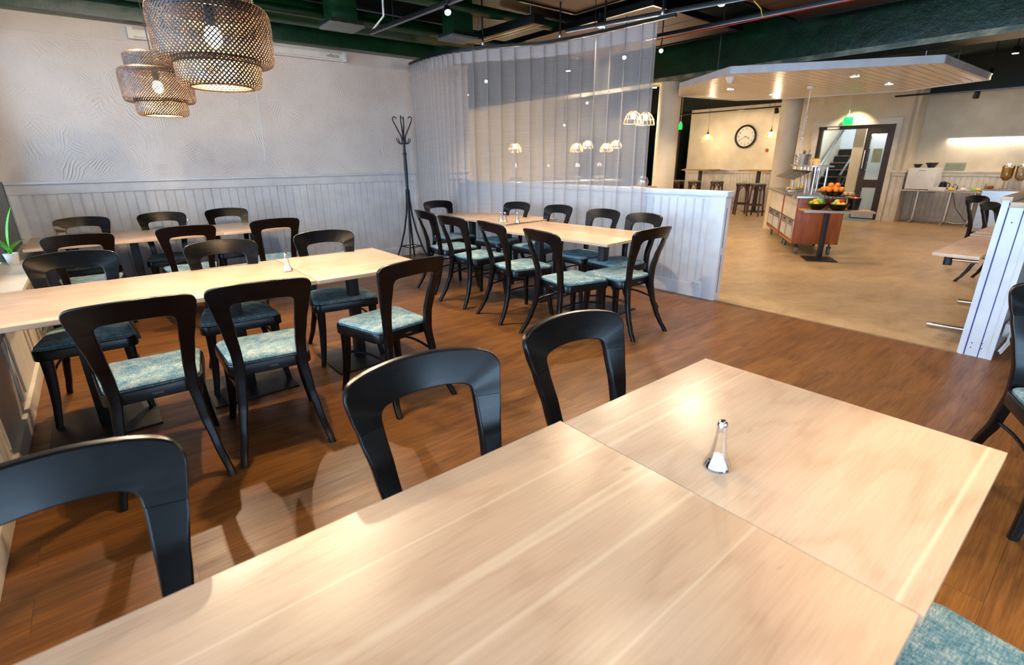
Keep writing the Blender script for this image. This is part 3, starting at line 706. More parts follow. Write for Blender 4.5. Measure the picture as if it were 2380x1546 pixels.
CHAIRS = [
 # x, y, rot(deg), label, group
 (0.034, 2.851, -2.2, 'black chair with teal seat nearest the left wall, back to camera before the middle table', 'chairs on the near side of the middle table'),
 (0.551, 2.847, -6.8, 'black chair standing second from the left wall before the middle table', 'chairs on the near side of the middle table'),
 (1.263, 2.848, 9.2, 'black chair with brightly lit seat turned slightly at the right end of the middle table', 'chairs on the near side of the middle table'),
 (-0.186, 0.79, 182, 'black chair with blue sheen at lower left, largest in view, tucked under the nearest table', 'chairs on the far side of the nearest table'),
 (0.575, 0.786, 175.7, 'black chair tucked in the middle of the far side of the nearest table', 'chairs on the far side of the nearest table'),
 (1.175, 0.785, 178.5, 'black chair by the right end of the far side of the nearest table', 'chairs on the far side of the nearest table'),
 (-0.206, 3.772, 177.3, 'black chair facing camera behind the left end of the middle table', 'chairs on the far side of the middle table'),
 (0.582, 3.652, 174.6, 'black chair facing camera behind the middle table, left of the salt shaker', 'chairs on the far side of the middle table'),
 (1.291, 3.669, 172.1, 'black chair facing camera behind the middle table, right of the salt shaker', 'chairs on the far side of the middle table'),
 (-0.170, 5.573, -0.5, 'black chair back to camera before the far left table, nearest the windows', 'chairs on the near side of the far left table'),
 (0.584, 5.591, -3.2, 'black chair back to camera before the middle of the far left table', 'chairs on the near side of the far left table'),
 (1.330, 5.639, -1.9, 'black chair back to camera before the right end of the far left table', 'chairs on the near side of the far left table'),
 (-0.164, 6.480, 178.2, 'leftmost black chair between the far left table and the panelled wall', 'chairs along the panelled wall'),
 (0.519, 6.486, 177.5, 'middle of three black chairs between the far left table and the panelled wall', 'chairs along the panelled wall'),
 (1.170, 6.514, 178.1, 'rightmost black chair between the far left table and the panelled wall', 'chairs along the panelled wall'),
 (3.130, 4.954, -93.6, 'black chair beside the coat rack, farthest on the near side of the curtain table', 'chairs on the near side of the curtain table'),
 (3.037, 4.307, -86.0, 'black chair second from the coat rack on the near side of the curtain table', 'chairs on the near side of the curtain table'),
 (3.035, 3.595, -96.6, 'black chair third from the coat rack on the near side of the curtain table', 'chairs on the near side of the curtain table'),
 (2.990, 2.883, -96.1, 'black chair fourth from the coat rack on the near side of the curtain table', 'chairs on the near side of the curtain table'),
 (3.414, 2.742, -1.2, 'black chair at the near end of the curtain table, back turned to the camera', None),
 (3.60, 5.66, 184, 'black chair facing camera at the far head of the curtain table', None),
 (3.85, 5.02, 95, 'black chair behind the pair of glass shakers, against the curtain', 'chairs along the curtain'),
 (3.90, 4.345, 89.5, 'black chair against the curtain, just right of the table joint', 'chairs along the curtain'),
 (3.878, 3.632, 89.6, 'black chair against the curtain, second from its free edge', 'chairs along the curtain'),
 (3.831, 3.095, 84.0, 'black chair against the curtain nearest its free edge', 'chairs along the curtain'),
 (2.80, -0.10, 120, 'black chair cut off by the right edge of the photo', None),
 (1.045, -0.10, 0, 'black chair with pale teal seat at lower right corner beside the nearest table', None),
 (9.0, 1.08, 160, 'black chair behind the beige table, left of two beyond the near partition', 'chairs at the beige table'),
 (7.90, 0.76, 168, 'black chair behind the beige table, right of two beyond the near partition', 'chairs at the beige table'),
]
proto = make_chair()
for i, (x, y, a, lb, gr) in enumerate(CHAIRS):
    if i == 0: o = proto; o.location = (x, y, 0); o.rotation_euler = (0, 0, math.radians(a)); o['label'] = lb; o['group'] = gr
    else:
        o = dup(proto, (x, y, 0), math.radians(a), lb, gr)
        if gr is None and 'group' in o: del o['group']

# ------------------------------------------------------------------ tables
def table(cx, cy, sx, sy, rz, lab, legs, z=.74, base=.25, m='oak', cat='table', group=None):
    t = empty('dining_table', (cx, cy, 0), lab, cat, math.radians(rz), group)
    MB().box(-sx/2, sx/2, -sy/2, sy/2, z-.022, z, .0015).build('tabletop', M[m], t)
    MB().box(-sx/2+.001, sx/2-.001, -sy/2+.001, sy/2-.001, z-.0245, z-.0215, .0).build('underside', M['edge'], t)
    for lx in legs:
        l = MB().box(lx-.035, lx+.035, -.035, .035, .012, z-.03, .004).build('pedestal', M['iron'], t)
        MB().box(lx-base, lx+base, -base, base, 0, .012, .003).build('base_plate', M['iron'], l)
        MB().box(lx-.2, lx+.2, -.03, .03, z-.045, z-.024, .003).box(lx-.03, lx+.03, -.2, .2, z-.045, z-.024, .003).build('top_bracket', M['iron'], l)
    return t
table((-.62+.875)/2, .466, 1.495, .812, 0, 'nearest and longest pale oak table filling the bottom of the photo', [-.5, .48])
table(1.238, .457, .722, .806, 0, 'small pale oak table at the right end of the nearest row, glass shaker on it', [0])
table(.20, 3.525, 1.49, .90, 0, 'long pale oak table in the middle of the left side reaching the window ledge', [-.42, .35])
table(1.336, 3.525, .768, .925, 0, 'small pale oak table at the right end of the middle row', [0])
table(.19, 6.40, 1.53, .92, 0, 'long pale oak table at far left against the window ledge before the panelled wall', [-.45, .02])
table(1.335, 6.385, .755, .92, 0, 'small pale oak table at the right end of the far left row', [0])
table(3.665, 3.585, 1.56, .88, 94.6, 'pale oak table of the curtain pair nearer the camera', [-.42, .42])
table(3.93, 5.235, 1.50, .82, 91.5, 'pale oak table of the curtain pair nearer the coat rack, two glass shakers on it', [-.30, .45])
# beige tables in the far room beyond the near partition
def metal_table(x0, x1, y0, y1, lab):
    t = empty('dining_table', ((x0+x1)/2, (y0+y1)/2, 0), lab, 'table'); sx = x1-x0; sy = y1-y0
    MB().box(-sx/2, sx/2, -sy/2, sy/2, .716, .74, .002).build('tabletop', M['oak'], t)
    for lx in (-sx/2+.68, -sx/2+1.80):
        MB().tube([(lx, -sy/2+.03, .70), (lx, -sy/2+.03, .03)], .022, 12).build('leg', M['steel'], t)
        MB().tube([(lx, -sy/2+.03, .03), (lx-.03, sy/2+.03, .03)], .02, 12).build('foot', M['chrome'], t)
    for lx in (-sx/2+.19, sx/2-.19):
        MB().tube([(lx, sy/2-.07, .715), (lx, sy/2-.07, .63)], .028, 14).build('bracket', M['iron'], t)
        MB().tube([(lx, sy/2-.07, .672), (lx+.03, -sy/2+.03, .672)], .014, 10).build('crossbar', M['chrome'], t)
    return t
metal_table(4.80, 7.0, .63, .90, 'beige table with chrome legs just beyond the near partition')
for k, (z, x, y) in enumerate(((.74, 6.35, .80), (.752, 6.45, .78))):
    tag(MB().box(-.28, .28, -.11, .11, 0, .011, .002).build('placemat', M['oak'], None, (x, y, z)), ('beige placemat lying directly on the beige table', 'beige placemat on top of the other placemat')[k], 'placemat')
# table beyond the near partition on the camera side
table(5.9, -.30, 1.3, .75, 0, 'pale table on the camera side of the near partition at the right edge', [.2])

# salt and pepper shakers
def shaker(loc, lab, salt=True, sc=1.0, group=None):
    e = empty('salt_shaker', loc, lab, 'salt shaker', group=group)
    pr = [(.029, 0), (.032, .004), (.028, .014), (.0195, .032), (.0148, .06), (.0115, .088), (.0105, .098), (.0115, .101)]
    MB().lathe([(0, .0)] + pr, (0, 0, .0005), 32, lobes=8, amp=.035).build('glass_body', M['glass'], e)
    MB().lathe([(0, .003), (.026, .003), (.0235, .012), (.0165, .028), (.006, .034), (0, .035)], (0, 0, .001), 24).build('salt' if salt else 'pepper', M['salt'] if salt else M['bread'], e)
    MB().lathe([(.0118, .097), (.0122, .106), (.0118, .114), (.009, .121), (.004, .125), (0, .126)], (0, 0, 0), 20).build('cap', M['chrome'], e)
    for c in e.children: c.scale = (sc, sc, sc)
    return e
shaker((1.003, .478, .74), 'glass salt shaker with chrome cap on the nearest table')
shaker((.90, 3.49, .74), 'glass salt shaker on the middle table')
shaker((.73, 6.42, .74), 'glass salt shaker on the far left table')
shaker((3.62, 4.66, .74), 'left glass shaker of the pair on the curtain table')
shaker((3.63, 4.60, .74), 'middle glass shaker close to its neighbour on the curtain table', False)
shaker((3.70, 4.46, .74), 'right glass shaker with white salt on the curtain table')
for c in bpy.data.objects:
    if c.get('label') == 'middle glass shaker close to its neighbour on the curtain table': c.name = 'pepper_shaker'; c['category'] = 'pepper shaker'

# ------------------------------------------------------------------ woven pendant lamps
def weave(prof, N, k, wid, mir):
    """prof: list of (r,z). two families of flat splints winding both ways round the form"""
    mb = MB(); S = [0]
    for a, b in zip(prof, prof[1:]): S.append(S[-1]+math.hypot(b[0]-a[0], b[1]-a[1]))
    for fam in (1, -1):
        for i in range(N):
            th0 = 2*PI*i/N; L = []; Rr = []
            for (r, z), s in zip(prof, S):
                th = th0+fam*k*s; rr = r+fam*.0009; h = wid/2/max(r, .05)/math.cos(PI/4)
                L.append(mb.bm.verts.new((rr*math.cos(th-h), rr*math.sin(th-h), z))); Rr.append(mb.bm.verts.new((rr*math.cos(th+h), rr*math.sin(th+h), z)))
            for j in range(len(L)-1): mb.bm.faces.new((L[j], Rr[j], Rr[j+1], L[j+1]))
    return mb
def ring(mb, r, z, t=.004): mb.tube([(r*math.cos(a*2*PI/48), r*math.sin(a*2*PI/48), z) for a in range(48)], t, 6, closed=True)
def subdiv(p, m=3):
    q = smoothrail(p, m); return q
def pendant():
    e = empty('pendant_lamp', (0, 0, 0), 'x', 'pendant lamp')
    mid = subdiv([(.185, .098), (.215, .096), (.238, .105), (.248, .13), (.250, .17), (.252, .21), (.253, .26), (.252, .30), (.244, .328), (.220, .342), (.196, .346)], 2)
    low = subdiv([(.132, .004), (.155, .0), (.172, .010), (.180, .03), (.182, .06), (.184, .09), (.184, .12)], 2)
    top = subdiv([(.186, .31), (.190, .34), (.192, .38), (.192, .42), (.187, .440), (.172, .450)], 2)
    for nm, p, N, k in (('lower_shade', low, 58, 5.4), ('middle_shade', mid, 80, 4.0), ('upper_shade', top, 60, 5.2)):
        mb = weave(p, N, k, .0060, 1); ring(mb, p[0][0], p[0][1], .0035); ring(mb, p[-1][0], p[-1][1], .0035)
        mb.build(nm, M['bamboo'], e, smooth=False)
    MB().sphere((0, 0, .215), .038, 16, (1, 1, 1.25)).build('bulb', M['bulb'], e)
    MB().lathe([(0, .26), (.018, .26), (.022, .28), (.022, .34), (.012, .36), (0, .36)], seg=16).build('lamp_socket', M['track'], e)
    MB().tube([(0, 0, .36), (0, 0, 1.7)], .0035, 6).build('cord', M['track'], e)
    f = MB()
    for a in range(3):
        an = a*2*PI/3; f.tube([(.02*math.cos(an), .02*math.sin(an), .34), (.188*math.cos(an), .188*math.sin(an), .345)], .002, 5)
    f.build('wire_spider', M['track'], e)
    return e
LP = [((.59, 2.92, 1.765), 'large dark woven bamboo pendant lamp, the nearer of two'), ((.585, 5.20, 1.79), 'smaller looking dark woven bamboo pendant lamp, behind the nearer one')]
pl = pendant(); pl.location = LP[0][0]; pl['label'] = LP[0][1]; pl['group'] = 'woven bamboo pendants'
p2 = dup(pl, LP[1][0], .4, LP[1][1], 'woven bamboo pendants')
for (x, y, z), _ in LP: point((x, y, z+.14), 80, (1, .66, .32), .03)

# ------------------------------------------------------------------ coat rack
def coat_rack():
    e = empty('coat_rack', (3.63, 6.93, 0), 'black bentwood coat rack with curled hooks beside the grey curtain', 'coat rack')
    MB().tube([(0, 0, .98), (0, 0, 1.35), (0, 0, 1.62), (0, 0, 1.75)], [.020, .026, .019, .024], 12).build('pole', M['iron'], e)
    MB().lathe([(.02, 1.50), (.030, 1.51), (.030, 1.53), (.02, 1.54)], seg=16).lathe([(.022, .96), (.034, .98), (.03, 1.02), (.02, 1.03)], seg=16).lathe([(.02, 1.66), (.036, 1.67), (.036, 1.70), (.02, 1.71)], seg=16).build('collar', M['iron'], e)
    for k in range(4):
        a = PI/4*1.2+k*PI/2; c, s = math.cos(a), math.sin(a)
        MB().tube([(c*r, s*r, z) for r, z in ((.018, 1.02), (.024, .86), (.042, .66), (.09, .42), (.155, .20), (.235, .0))], [.013, .014, .015, .015, .014, .013], 8).build('leg', M['iron'], e)
        MB().tube([(c*r, s*r, z) for r, z in ((.015, 1.68), (.03, 1.76), (.085, 1.87), (.13, 1.965), (.135, 2.0), (.11, 2.02), (.085, 2.0), (.088, 1.985))], [.012, .011, .010, .009, .009, .009, .008, .006], 8).build('hook', M['iron'], e)
        a2 = a+PI/4; c, s = math.cos(a2), math.sin(a2)
        MB().tube([(c*r, s*r, z) for r, z in ((.02, 1.68), (.05, 1.655), (.085, 1.665), (.115, 1.70), (.12, 1.73))], .007, 8).build('hook', M['iron'], e)
    q = [(math.cos(PI/4*1.2+k*PI/2)*.16, math.sin(PI/4*1.2+k*PI/2)*.16, .185) for k in range(4)]
    mb = MB()
    for k in range(4): mb.tube([q[k], q[(k+1) % 4]], .009, 8)
    mb.build('umbrella_ring', M['iron'], e)
coat_rack()

# ------------------------------------------------------------------ curtain and its rail
CPT = [(3.92, 7.12), (3.89, 6.8), (3.88, 6.4), (3.94, 5.98), (4.10, 5.62), (4.36, 5.24), (4.54, 4.95), (4.64, 4.55), (4.69, 4.15), (4.71, 3.80), (4.73, 3.50)]
PTH = smoothrail([(x, y, 0) for x, y in CPT], 30)
LEN = [0]
for a, b in zip(PTH, PTH[1:]): LEN.append(LEN[-1]+math.hypot(b[0]-a[0], b[1]-a[1]))
def at_len(s):
    s = max(0, min(LEN[-1]-1e-4, s))
    lo, hi = 0, len(LEN)-1
    while hi-lo > 1:
        m_ = (lo+hi)//2
        if LEN[m_] <= s: lo = m_
        else: hi = m_
    u = (s-LEN[lo])/(LEN[hi]-LEN[lo]); a, b = PTH[lo], PTH[hi]; d = Vector((b[0]-a[0], b[1]-a[1])).normalized()
    return Vector((a[0]+(b[0]-a[0])*u, a[1]+(b[1]-a[1])*u)), d
TZ = 2.735
def curtain():
    e = empty('curtain', (0, 0, 0), 'pale grey sheer floor length curtain hanging in soft folds from a curved rail', 'curtain')
    rnd = random.Random(3); folds = []; s = 0; tot = LEN[-1]
    while s < tot:
        t = s/tot; w = (.06 if t < .16 else .085 if t < .3 else .17)*rnd.uniform(.8, 1.25); folds.append((s, min(tot, s+w), rnd.uniform(.7, 1.15))); s += w
    rows = [.025, .3, .7, 1.1, 1.5, 1.9, 2.2, 2.45, 2.58, 2.62, 2.66, 2.715]
    cols = []
    for (a, b, am) in folds:
        n = 18
        for k in range(n): cols.append((a, b, am, k/n))
    mb = MB(); grid = []; hdr = []
    for ri, z in enumerate(rows):
        tp = z/2.7; row = []
        for (a, b, am, u) in cols:
            w = b-a; ph = u*2*PI; near = a/tot < .25
            amp = (.050 if near else .040)*am*(1.0-.35*tp); sway = .012*math.sin(a*9+z*1.3)
            ov = w*.27*math.sin(ph)*(1.0 if near else .95)*(1-.25*tp)
            p, d = at_len(a+w*u+ov); n_ = Vector((-d.y, d.x))
            q = p+n_*(amp*math.cos(ph)+sway*(1-tp))
            row.append(mb.bm.verts.new((q.x, q.y, z)))
        grid.append(row)
    for r in range(len(rows)-1):
        for c in range(len(cols)-1):
            f = mb.bm.faces.new((grid[r][c], grid[r][c+1], grid[r+1][c+1], grid[r+1][c]))
    mb.build('drape', M['sheer'], e)
    # doubled heading tape at the top and a lower hem
    for nm, z0, z1 in (('heading_tape', 2.585, 2.716), ('hem', .025, .12)):
        mb = MB(); g = []
        for z in (z0, z1):
            tp = z/2.7; row = []
            for (a, b, am, u) in cols:
                w = b-a; ph = u*2*PI; near = a/tot < .25
                amp = (.050 if near else .040)*am*(1.0-.35*tp); sway = .012*math.sin(a*9+z*1.3)
                ov = w*.27*math.sin(ph)*(1.0 if near else .95)*(1-.25*tp)
                p, d = at_len(a+w*u+ov); n_ = Vector((-d.y, d.x)); q = p+n_*(amp*math.cos(ph)+sway*(1-tp)+.0025)
                row.append(mb.bm.verts.new((q.x, q.y, z)))
            g.append(row)
        for c in range(len(cols)-1): mb.bm.faces.new((g[0][c], g[0][c+1], g[1][c+1], g[1][c]))
        mb.build(nm, M['heading'], e)
    return e
curtain()
cr = empty('curtain_rail', (0, 0, TZ), 'black curved curtain rail on ceiling rods above the sheer curtain', 'curtain rail')
pp = [(x, y, 0) for x, y, _ in PTH[::4]] + [(4.75, 3.3, 0)]
rings = []
for i, p in enumerate(pp):
    a = pp[max(0, i-1)]; b = pp[min(len(pp)-1, i+1)]; d = Vector((b[0]-a[0], b[1]-a[1])).normalized(); n_ = Vector((-d.y, d.x))*.018
    rings.append([(p[0]+n_.x, p[1]+n_.y, -.014), (p[0]-n_.x, p[1]-n_.y, -.014), (p[0]-n_.x, p[1]-n_.y, .018), (p[0]+n_.x, p[1]+n_.y, .018)])
MB().loft(rings).build('rail', M['track'], cr)
for x, y in ((4.11, 5.60), (4.60, 4.75), (4.69, 4.15), (4.74, 3.45)):
    h = MB().tube([(x, y, .01), (x, y, CH-TZ)], .011, 10).build('hanger_rod', M['track'], cr)
    MB().lathe([(.013, .02), (.018, .03), (.018, .07), (.013, .08)], (x, y, 0), 12).build('clamp', M['steel'], h)

# ------------------------------------------------------------------ projection screen case and cord on the textured wall
e = empty('projection_screen', (.62, YB-.05, 2.735), 'white roll-up projection screen case mounted high on the textured wall', 'projection screen')
MB().box(.06, 2.33, -.035, .035, -.035, .035, .012).build('case', M['white'], e)
MB().box(.02, .07, -.05, .045, -.06, .05, .004).build('end_bracket', M['white'], e); MB().box(2.33, 2.38, -.05, .045, -.055, .05, .004).build('end_bracket', M['white'], e)
MB().tube([(.06, -.02, -.045), (2.30, -.02, -.045)], .012, 8).build('pull_bar', M['white'], e)
text_mesh('maker_mark', 'reflecta', .055, M['ink'], e, Matrix.Translation((2.20, -.0365, .0)) @ Matrix.Rotation(PI/2, 4, 'X'))
tag(MB().tube([(1.82, YB-.05, 2.66), (1.815, YB-.05, 1.9), (1.80, YB-.05, 1.47)], .004, 5).sphere((1.80, YB-.05, 1.455), .012, 8).build('pull_cord', M['white']), 'thin white pull cord hanging on the textured wall', 'cord')
# wall socket on the half wall
e = empty('power_outlet', (4.832, 2.815, .145), 'white double power outlet low on the half wall', 'power outlet')
MB().box(-.012, .0, -.055, .055, -.035, .035, .004).build('cover_plate', M['white'], e)
for s in (-1, 1):
    q = MB().lathe([(.018, .001), (.0205, .001), (.0205, .004), (.018, .004)], seg=18).xf(Matrix.Translation((-.011, s*.026, 0)) @ Matrix.Rotation(-PI/2, 4, 'Y')).build('socket', M['white'], e)
    MB().sphere((-.0125, s*.026-.009, 0), .0035, 8).sphere((-.0125, s*.026+.009, 0), .0035, 8).build('pin_hole', M['ink'], q)

# ------------------------------------------------------------------ plant on the ledge
e = empty('potted_plant', (-.635, 5.78, .65), 'green plant with long upright leaf in a white pot on the window ledge', 'plant')
MB().lathe([(0, 0), (.035, 0), (.05, .09), (.045, .09), (.04, .085), (0, .08)], seg=20).build('pot', M['white'], e)
def leafm(L, az, lean, wid):
    mb = MB(); l = []; r = []; c, s = math.cos(az), math.sin(az)
    for i in range(9):
        t = i/8; d = lean*t*t*L; z = .08+L*t*(1-.25*lean*t); w = wid*math.sin(PI*min(1, t*.92+.05))**.7
        l.append(mb.bm.verts.new((c*d-s*w, s*d+c*w, z))); r.append(mb.bm.verts.new((c*d+s*w, s*d-c*w, z+.003)))
    for i in range(8): mb.bm.faces.new((l[i], r[i], r[i+1], l[i+1]))
    return mb
for L, az, ln, w in ((.40, .5, .25, .02), (.16, -.6, .9, .022), (.14, .9, 1.1, .022), (.2, 2.6, .7, .02), (.12, -1.8, 1.0, .02)): leafm(L, az, ln, w).build('leaf', M['leaf'], e)

# ------------------------------------------------------------------ far room: clock, bar tables, stools, pendants
e = empty('wall_clock', (XF-.03, 7.50, 1.97), 'large round black rimmed wall clock on the cream wall', 'clock')
RXm = Matrix.Rotation(-PI/2, 4, 'Y')
MB().lathe([(.262, -.028), (.30, -.02), (.31, .01), (.305, .035), (.285, .045), (.262, .03), (.262, -.028)], seg=48).xf(RXm).build('rim', M['track'], e)
MB().lathe([(0, .0), (.265, .0)], seg=48).xf(RXm).build('face', M['face'], e)
for k in range(12):
    a = PI/2-(k+1)*PI/6
    text_mesh('numeral', str(k+1), .075, M['ink'], e, Matrix.Translation((-.004, -math.cos(a)*.205, math.sin(a)*.205)) @ Matrix.Rotation(-PI/2, 4, 'Z') @ Matrix.Rotation(PI/2, 4, 'X'))
def hand(a, L, w):
    return MB().box(-.0015, .0015, -w/2, w/2, -.03, L).xf(Matrix.Translation((-.008, 0, 0)) @ Matrix.Rotation(a, 4, 'X'))
hand(math.radians(114), .13, .014).build('hour_hand', M['ink'], e); hand(math.radians(-118), .19, .010).build('minute_hand', M['ink'], e)
def bar_table(x, y, lab):
    e = empty('bar_table', (x, y, 0), lab, 'table')
    MB().box(-.35, .35, -.42, .42, 1.07, 1.10, .003).build('tabletop', M['ochre'], e)
    MB().box(-.04, .04, -.04, .04, .012, 1.07).build('pedestal', M['iron'], e); MB().box(-.25, .25, -.25, .25, 0, .012).build('base_plate', M['iron'], e)
bar_table(14.05, 8.45, 'tall bar table at the left under the first wall lamp'); bar_table(14.05, 6.72, 'tall bar table at the right under the clock side lamp')
def stool():
    e = empty('bar_stool', (0, 0, 0), 'x', 'bar stool')
    MB().lathe([(0, .765), (.16, .765), (.175, .775), (.175, .79), (.16, .80), (0, .805)], seg=28).build('seat', M['stoolseat'], e)
    MB().lathe([(.165, .735), (.18, .735), (.18, .768), (.165, .768)], seg=28).build('seat_ring', M['stoolwood'], e)
    for k in range(4):
        a = PI/4+k*PI/2; c, s = math.cos(a), math.sin(a)
        MB().tube([(c*.155, s*.155, .76), (c*.175, s*.175, .4), (c*.20, s*.20, 0)], .021, 8).build('leg', M['stoolwood'], e)
        for sg in (-1, 1):
            t = Vector((-s, c, 0))*sg
            MB().tube([Vector((c*.165, s*.165, .56)), Vector((c*.15, s*.15, .66))+t*.03, Vector((c*.12, s*.12, .735))+t*.10], .012, 6).build('brace', M['stoolwood'], e)
    MB().tube([(.18*math.cos(k*PI/12), .18*math.sin(k*PI/12), .28) for k in range(24)], .017, 8, closed=True).build('foot_ring', M['stoolwood'], e)
    return e
ST = [((13.55, 8.85), 'dark bentwood bar stool farthest left, seat glaring white'), ((13.45, 8.25), 'dark bentwood bar stool left of the first bar table post'), ((13.75, 7.72), 'dark bentwood bar stool right of the first bar table post'),
      ((13.10, 6.62), 'dark bentwood bar stool left of the pair by the buffet'), ((13.0, 6.18), 'dark bentwood bar stool right of the pair by the buffet')]
s0 = stool(); s0['label'] = ST[0][1]; s0['group'] = 'bentwood bar stools'; s0.location = (*ST[0][0], 0)
for p, lb in ST[1:]: dup(s0, (*p, 0), random.random(), lb, 'bentwood bar stools')
def bell():
    e = empty('wall_pendant', (0, 0, 0), 'x', 'pendant lamp')
    MB().lathe([(.006, .34), (.012, .27), (.035, .22), (.05, .21), (.0, .21)], seg=18).build('lamp_cap', M['track'], e)
    mb = MB()
    for k in range(14):
        a = k*2*PI/14; c, s = math.cos(a), math.sin(a)
        mb.tube([(c*r, s*r, z) for r, z in ((.04, .21), (.10, .17), (.145, .09), (.165, .0))], .003, 5)
    for r, z in ((.10, .17), (.145, .09), (.165, 0)): mb.tube([(r*math.cos(k*PI/14), r*math.sin(k*PI/14), z) for k in range(28)], .003, 5, closed=True)
    mb.build('wire_shade', M['ochre'], e)
    MB().sphere((0, 0, .13), .045, 14, (1, 1, 1.2)).build('bulb', M['lampglow'], e)
    MB().tube([(0, 0, .34), (0, 0, 1.45)], .003, 5).build('cord', M['track'], e)
    return e
BL = [((14.0, 8.32, 1.85), 'glowing wire bell pendant lamp left of the wall clock'), ((14.0, 6.53, 1.84), 'glowing wire bell pendant lamp right of the wall clock'),
      ((7.84, 6.17, 2.02), 'glowing wire bell pendant, left of two beside the curtain edge'), ((8.05, 6.05, 2.0), 'glowing wire bell pendant, right of two beside the curtain edge'),
      ((8.26, 10.03, 1.60), 'glowing pendant seen alone through the left of the curtain'), ((9.72, 9.36, 1.60), 'glowing pendant seen through the curtain, first of four'),
      ((11.01, 10.18, 1.70), 'glowing pendant seen through the curtain, second of four'), ((10.6, 9.14, 1.60), 'glowing pendant seen through the curtain, third of four'), ((11.52, 9.59, 1.70), 'glowing pendant seen through the curtain, fourth of four')]
b0 = bell(); b0.location = BL[0][0]; b0['label'] = BL[0][1]; b0['group'] = 'wire bell pendants'
for p, lb in BL[1:]: dup(b0, p, 0, lb, 'wire bell pendants')
for i, (p, lb) in enumerate(BL): point((p[0], p[1], p[2]+.05), (13 if i < 2 else 40) if i < 4 else 60, WARM, .05)
tag(MB().box(-.004, .004, -.04, .04, -.04, .04).build('alarm_plate', M['redp'], None, (XF-.03, 6.85, 1.60)), 'small red plate on the wall under the right bell pendant', 'sign')
# green doorway at the far left of the far room
d2 = struct(MB().box(XF-.25, XF-.19, 9.50, 9.58, 0, 2.2).build('door_2', M['darkframe']))
MB().box(XF-.22, XF-.21, 9.58, 10.4, .15, 2.2).build('door_glass', M['teal'], d2)
tag(MB().box(-.01, .01, -.06, .06, -.08, .08).build('notice', M['cereal'], None, (XF-.26, 9.75, 1.35)), 'small orange notice stuck on the teal glass door', 'sign')
def exit_sign(x, y, z, lab, w=.16):
    e = empty('exit_sign', (x, y, z), lab, 'exit sign')
    MB().box(-.02, .02, -w, w*.9, -.08, .08, .004).build('lit_panel', M['exitg'], e); MB().box(-.012, .012, -.03, .03, .08, .14).tube([(0, 0, .1), (0, 0, CH-z)], .006, 6).build('mount', M['white'], e)
exit_sign(DX-.12, 4.79, 2.20, 'lit green exit sign hanging over the doorway', .10); exit_sign(XF-.35, 9.42, 2.32, 'lit green exit sign above the teal glass door', .05)
# wall track and spotlights in the far room
track((XF-.75, 9.4, 2.62), (XF-.75, 5.9, 2.62), 'black lighting track above the clock', False); track((XF-.85, 3.9, 2.62), (XF-.85, .6, 2.62), 'black lighting track above the breakfast counter', False)
head((XF-.75, 6.40, 2.46), (14.6, 6.4, 1), 'unlit looking black spotlight above the right bell pendant', 1.3, .16); head((XF-.85, 2.56, 2.46), (14.4, 2.8, .8), 'bright spotlight above the breakfast counter', 1.3)
spot((XF-.90, 2.5, 2.42), (14.1, 2.6, .6), 35, 90, COOLW); spot((XF-.9, 4.6, 2.6), (14.1, 4.8, .9), 60, 100, WARM); spot((13.3, 7.5, 2.6), (14.5, 7.5, 1.0), 40, 120, WARM)
for i, (x, y, e_) in enumerate(((12.4, 2.2, 95), (12.4, 6.0, 80), (10.2, 1.6, 85), (6.3, 1.4, 75), (6.2, 6.2, 190), (9.0, 6.6, 90), (6.6, 9.6, 260), (9.2, -1.6, 80))):
    head((x, y, 2.72), (x, y, 0), ['far room spotlight before the breakfast counter', 'far room spotlight before the bar tables', 'far room spotlight beside the canopy', 'spotlight over the beige tables', 'spotlight behind the curtain near the column', 'spotlight beyond the round column', 'spotlight deep behind the curtain', 'spotlight behind the near partition'][i], 1.0, CH-2.72)
    spot((x, y, 2.68), (x+.2, y+.2, 0), e_, 130, FARW, .04)
# LED line
e = empty('led_wall_light', (XF-.04, 1.75, 1.755), 'long thin white LED wall light above the breakfast counter', 'wall light')
MB().box(-.03, .03, -1.25, 1.22, 0, .02).build('housing', M['white'], e); MB().box(-.035, .025, -1.25, 1.22, -.018, -.001).build('diffuser', M['strip'], e)
area('led_glow', (XF-.12, 1.75, 1.73), (0, math.radians(-12), 0), .04, 2.4, 3.5, (1, .87, .68))
point((15.6, 4.9, 2.7), 120, (.80, .90, 1), .2); point((14.45, 4.1, 2.3), 30, (.85, .93, 1), .1)  # fill lamps without fittings, added to brighten the stairwell and the wall behind the leaf

